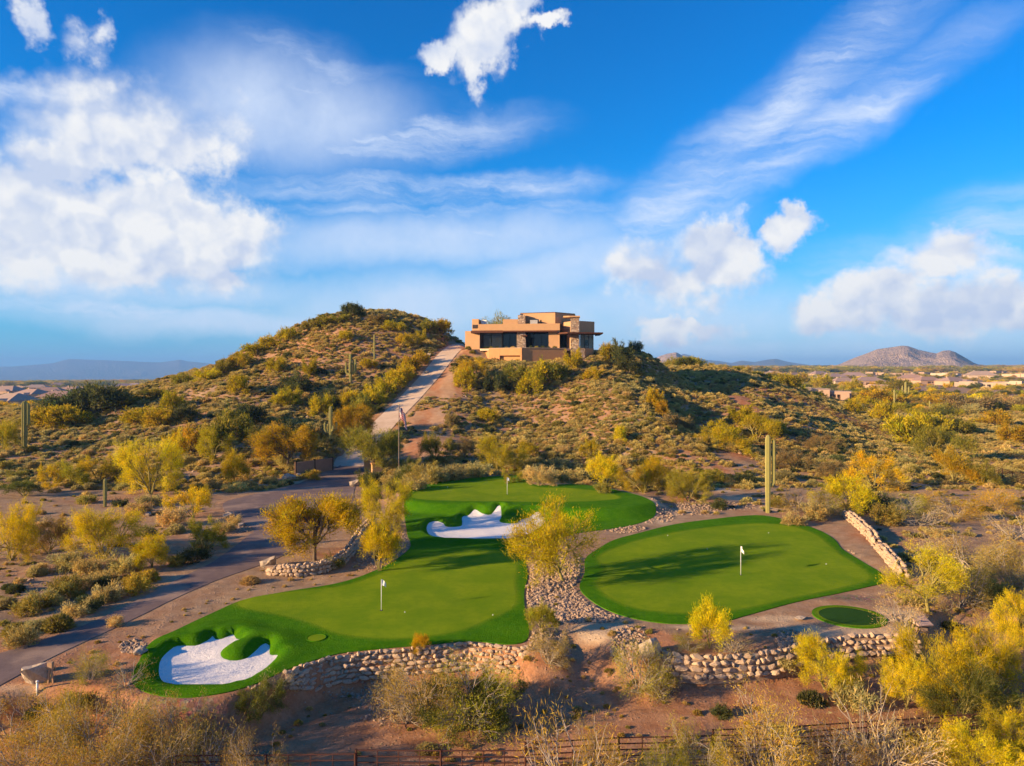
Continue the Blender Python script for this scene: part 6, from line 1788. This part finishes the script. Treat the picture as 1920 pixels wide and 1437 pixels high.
# ------------------------------------------------------------------ labels of plants and far houses: what they stand nearest to in the picture
MARKS = [('front left bunker', 400, 1240), ('left green pin', 715, 1120), ('upper bunker', 900, 985), ('rear green pin', 951, 910), ('right green pin', 1389, 1055), ('oval tee', 1592, 1157), ('tee marker', 1724, 1163), ('flagpole', 748, 830), ('gate wall', 590, 880), ('gate pillar', 706, 880),
         ('two-stemmed saguaro', 46, 800), ('short saguaro', 197, 925), ('many-armed saguaro', 620, 800), ('fist-armed saguaro', 657, 690), ('slim hill saguaro', 702, 655), ('tall one-armed saguaro', 1440, 890), ('big roadside boulder', 63, 1265), ('pale drive boulder', 505, 1055), ('drive bend', 430, 960),
         ('house chimney', 978, 600), ('terrace pier', 977, 668), ('brick patio', 1125, 680), ('house entry wall', 885, 635), ('top of the drive', 850, 652), ('middle of the drive', 760, 745), ('left hilltop', 660, 595), ('left ridge end', 400, 690), ('long left stone wall', 760, 1225), ('right boulder wall', 1330, 1240), ('tee wall', 1640, 1205),
         ('curved stone wall', 640, 1060), ('sunlit stone wall', 1640, 1020), ('hillside fence', 1570, 785), ('right edge fence', 1890, 908), ('bottom left fence', 500, 1420), ('bottom centre fence', 760, 1420), ('bottom right fence', 1530, 1370), ('red trail', 1370, 870), ('granite mountain', 1690, 670), ('left mesa', 160, 690), ('distant armed saguaro', 1698, 735), ('red ridge patch', 1380, 745), ('shaded gully', 1270, 740), ('lower left corner', 0, 1437), ('lower right corner', 1920, 1437), ('left edge by the road', 0, 1250), ('left edge middle', 0, 950), ('left edge upper part', 0, 790), ('right edge middle', 1920, 1060), ('right edge upper part', 1920, 800), ('foot of the hill', 1020, 850), ('flat left of the drive', 250, 1010), ('dark gully in the left hill', 480, 800), ('dark left slope', 330, 870), ('slope below the terrace', 1000, 760)]
ORD = ['nearest', 'second nearest', 'third nearest', 'fourth nearest', 'fifth nearest', 'sixth nearest', 'seventh nearest', 'eighth nearest', 'ninth nearest', 'tenth nearest'] + ['%dth nearest' % k for k in range(11, 90)]
def size_word(cat, o):
    return ''
buckets = {}
for rec in PLACED:
    o, cat, words, px, py, d, grp = rec
    top = o.dimensions
    m_ = min(MARKS, key=lambda q: math.hypot(q[1] - px, (q[2] - py) * 1.3))
    dx = px - m_[1]; dy = py - m_[2]
    rel = ('right of' if dx > 0 else 'left of') if abs(dx) > abs(dy) else ('below' if dy > 0 else 'above')
    buckets.setdefault((words, m_[0], rel), []).append((math.hypot(dx, dy), rec))
NAMED = {(590, 1052): 'broad yellow palo verde tree inside the curved stone wall', (1058, 1090): 'leaning yellow palo verde tree in the cobble wash between the two front greens', (1742, 1150): 'palo verde tree with a bare leaning trunk behind the tee marker', (712, 1072): 'vase shaped yellow tree between curved wall and fairway neck',
         (722, 990): 'dense yellow tree at the upper end of the curved stone wall', (540, 882): 'golden spreading tree behind the left gate wall', (700, 890): 'olive tree shading the gate pillar right of the drive', (664, 830): 'round golden tree on the left verge of the concrete drive', (283, 928): 'large yellow-green tree at the foot of the left hill',
         (1330, 1218): 'small bright feathery tree in front of the big right green', (1548, 1296): 'bright yellow bush-like tree in front of the right boulder wall', (1207, 925): 'yellow tree with forked pale stems behind the right end of the rear green', (1132, 918): 'slim upright yellow tree behind the rear green', (1290, 940): 'rounded olive tree at the end of the rear green path',
         (932, 634): 'leafless looking tree showing above the left roof of the house', (658, 596): 'dark bushy tree on the very top of the left hill', (790, 1232): 'small orange bush growing on top of the left stone wall', (488, 1352): 'dark bush on the bank right of the front bunker'}
GROUPS = {'tree': 'desert trees of the slopes and gardens', 'shrub': 'low desert shrubs', 'house': 'houses'}
for (words, mk, rel), lst in buckets.items():
    lst.sort(key=lambda t: t[0])
    for k, (_, (o, cat, w, px, py, d, grp)) in enumerate(lst):
        what = ' '.join(w)
        if len(lst) == 1: lab = 'the %s standing %s the %s' % (what, rel, mk)
        else: lab = '%s %s the %s, %s to it of %d' % (what, rel, mk, ORD[k], len(lst))
        if len(lab.split()) > 16: lab = lab.rsplit(' of ', 1)[0]
        lab = NAMED.get((round(px), round(py)), lab)
        if 'bush' in what: grp = grp or 'scraggly bushes near the camera and walls'
        c_ = 'bush' if 'bush' in what else cat
        tag(o, lab.replace('the ', '', 1) if lab.startswith('the ') else lab, c_, grp or GROUPS[cat])

# ------------------------------------------------------------------ air
def build_haze():
    Rr = 17500
    me = bpy.data.meshes.new('haze')
    z0, z1 = -240.0, 228.0
    V = [(x, y, z) for z in (z0, z1) for x, y in ((-Rr, -Rr), (Rr, -Rr), (Rr, Rr), (-Rr, Rr))]
    me = mesh_pd('haze', V, [(3, 2, 1, 0), (4, 5, 6, 7), (0, 1, 5, 4), (1, 2, 6, 5), (2, 3, 7, 6), (3, 0, 4, 7)])
    m = bpy.data.materials.new('haze_air'); m.use_nodes = True
    t = m.node_tree; t.nodes.clear()
    out_ = t.nodes.new('ShaderNodeOutputMaterial'); v_ = t.nodes.new('ShaderNodeVolumePrincipled')
    v_.inputs['Color'].default_value = (0.22, 0.50, 1.0, 1)
    v_.inputs['Density'].default_value = 1.05e-4
    v_.inputs['Anisotropy'].default_value = 0.0
    t.links.new(v_.outputs[0], out_.inputs['Volume'])
    me.materials.append(m)
    o = obj('haze', me); tag(o, 'thin blue haze in the far air', 'haze', kind='stuff')
build_haze()
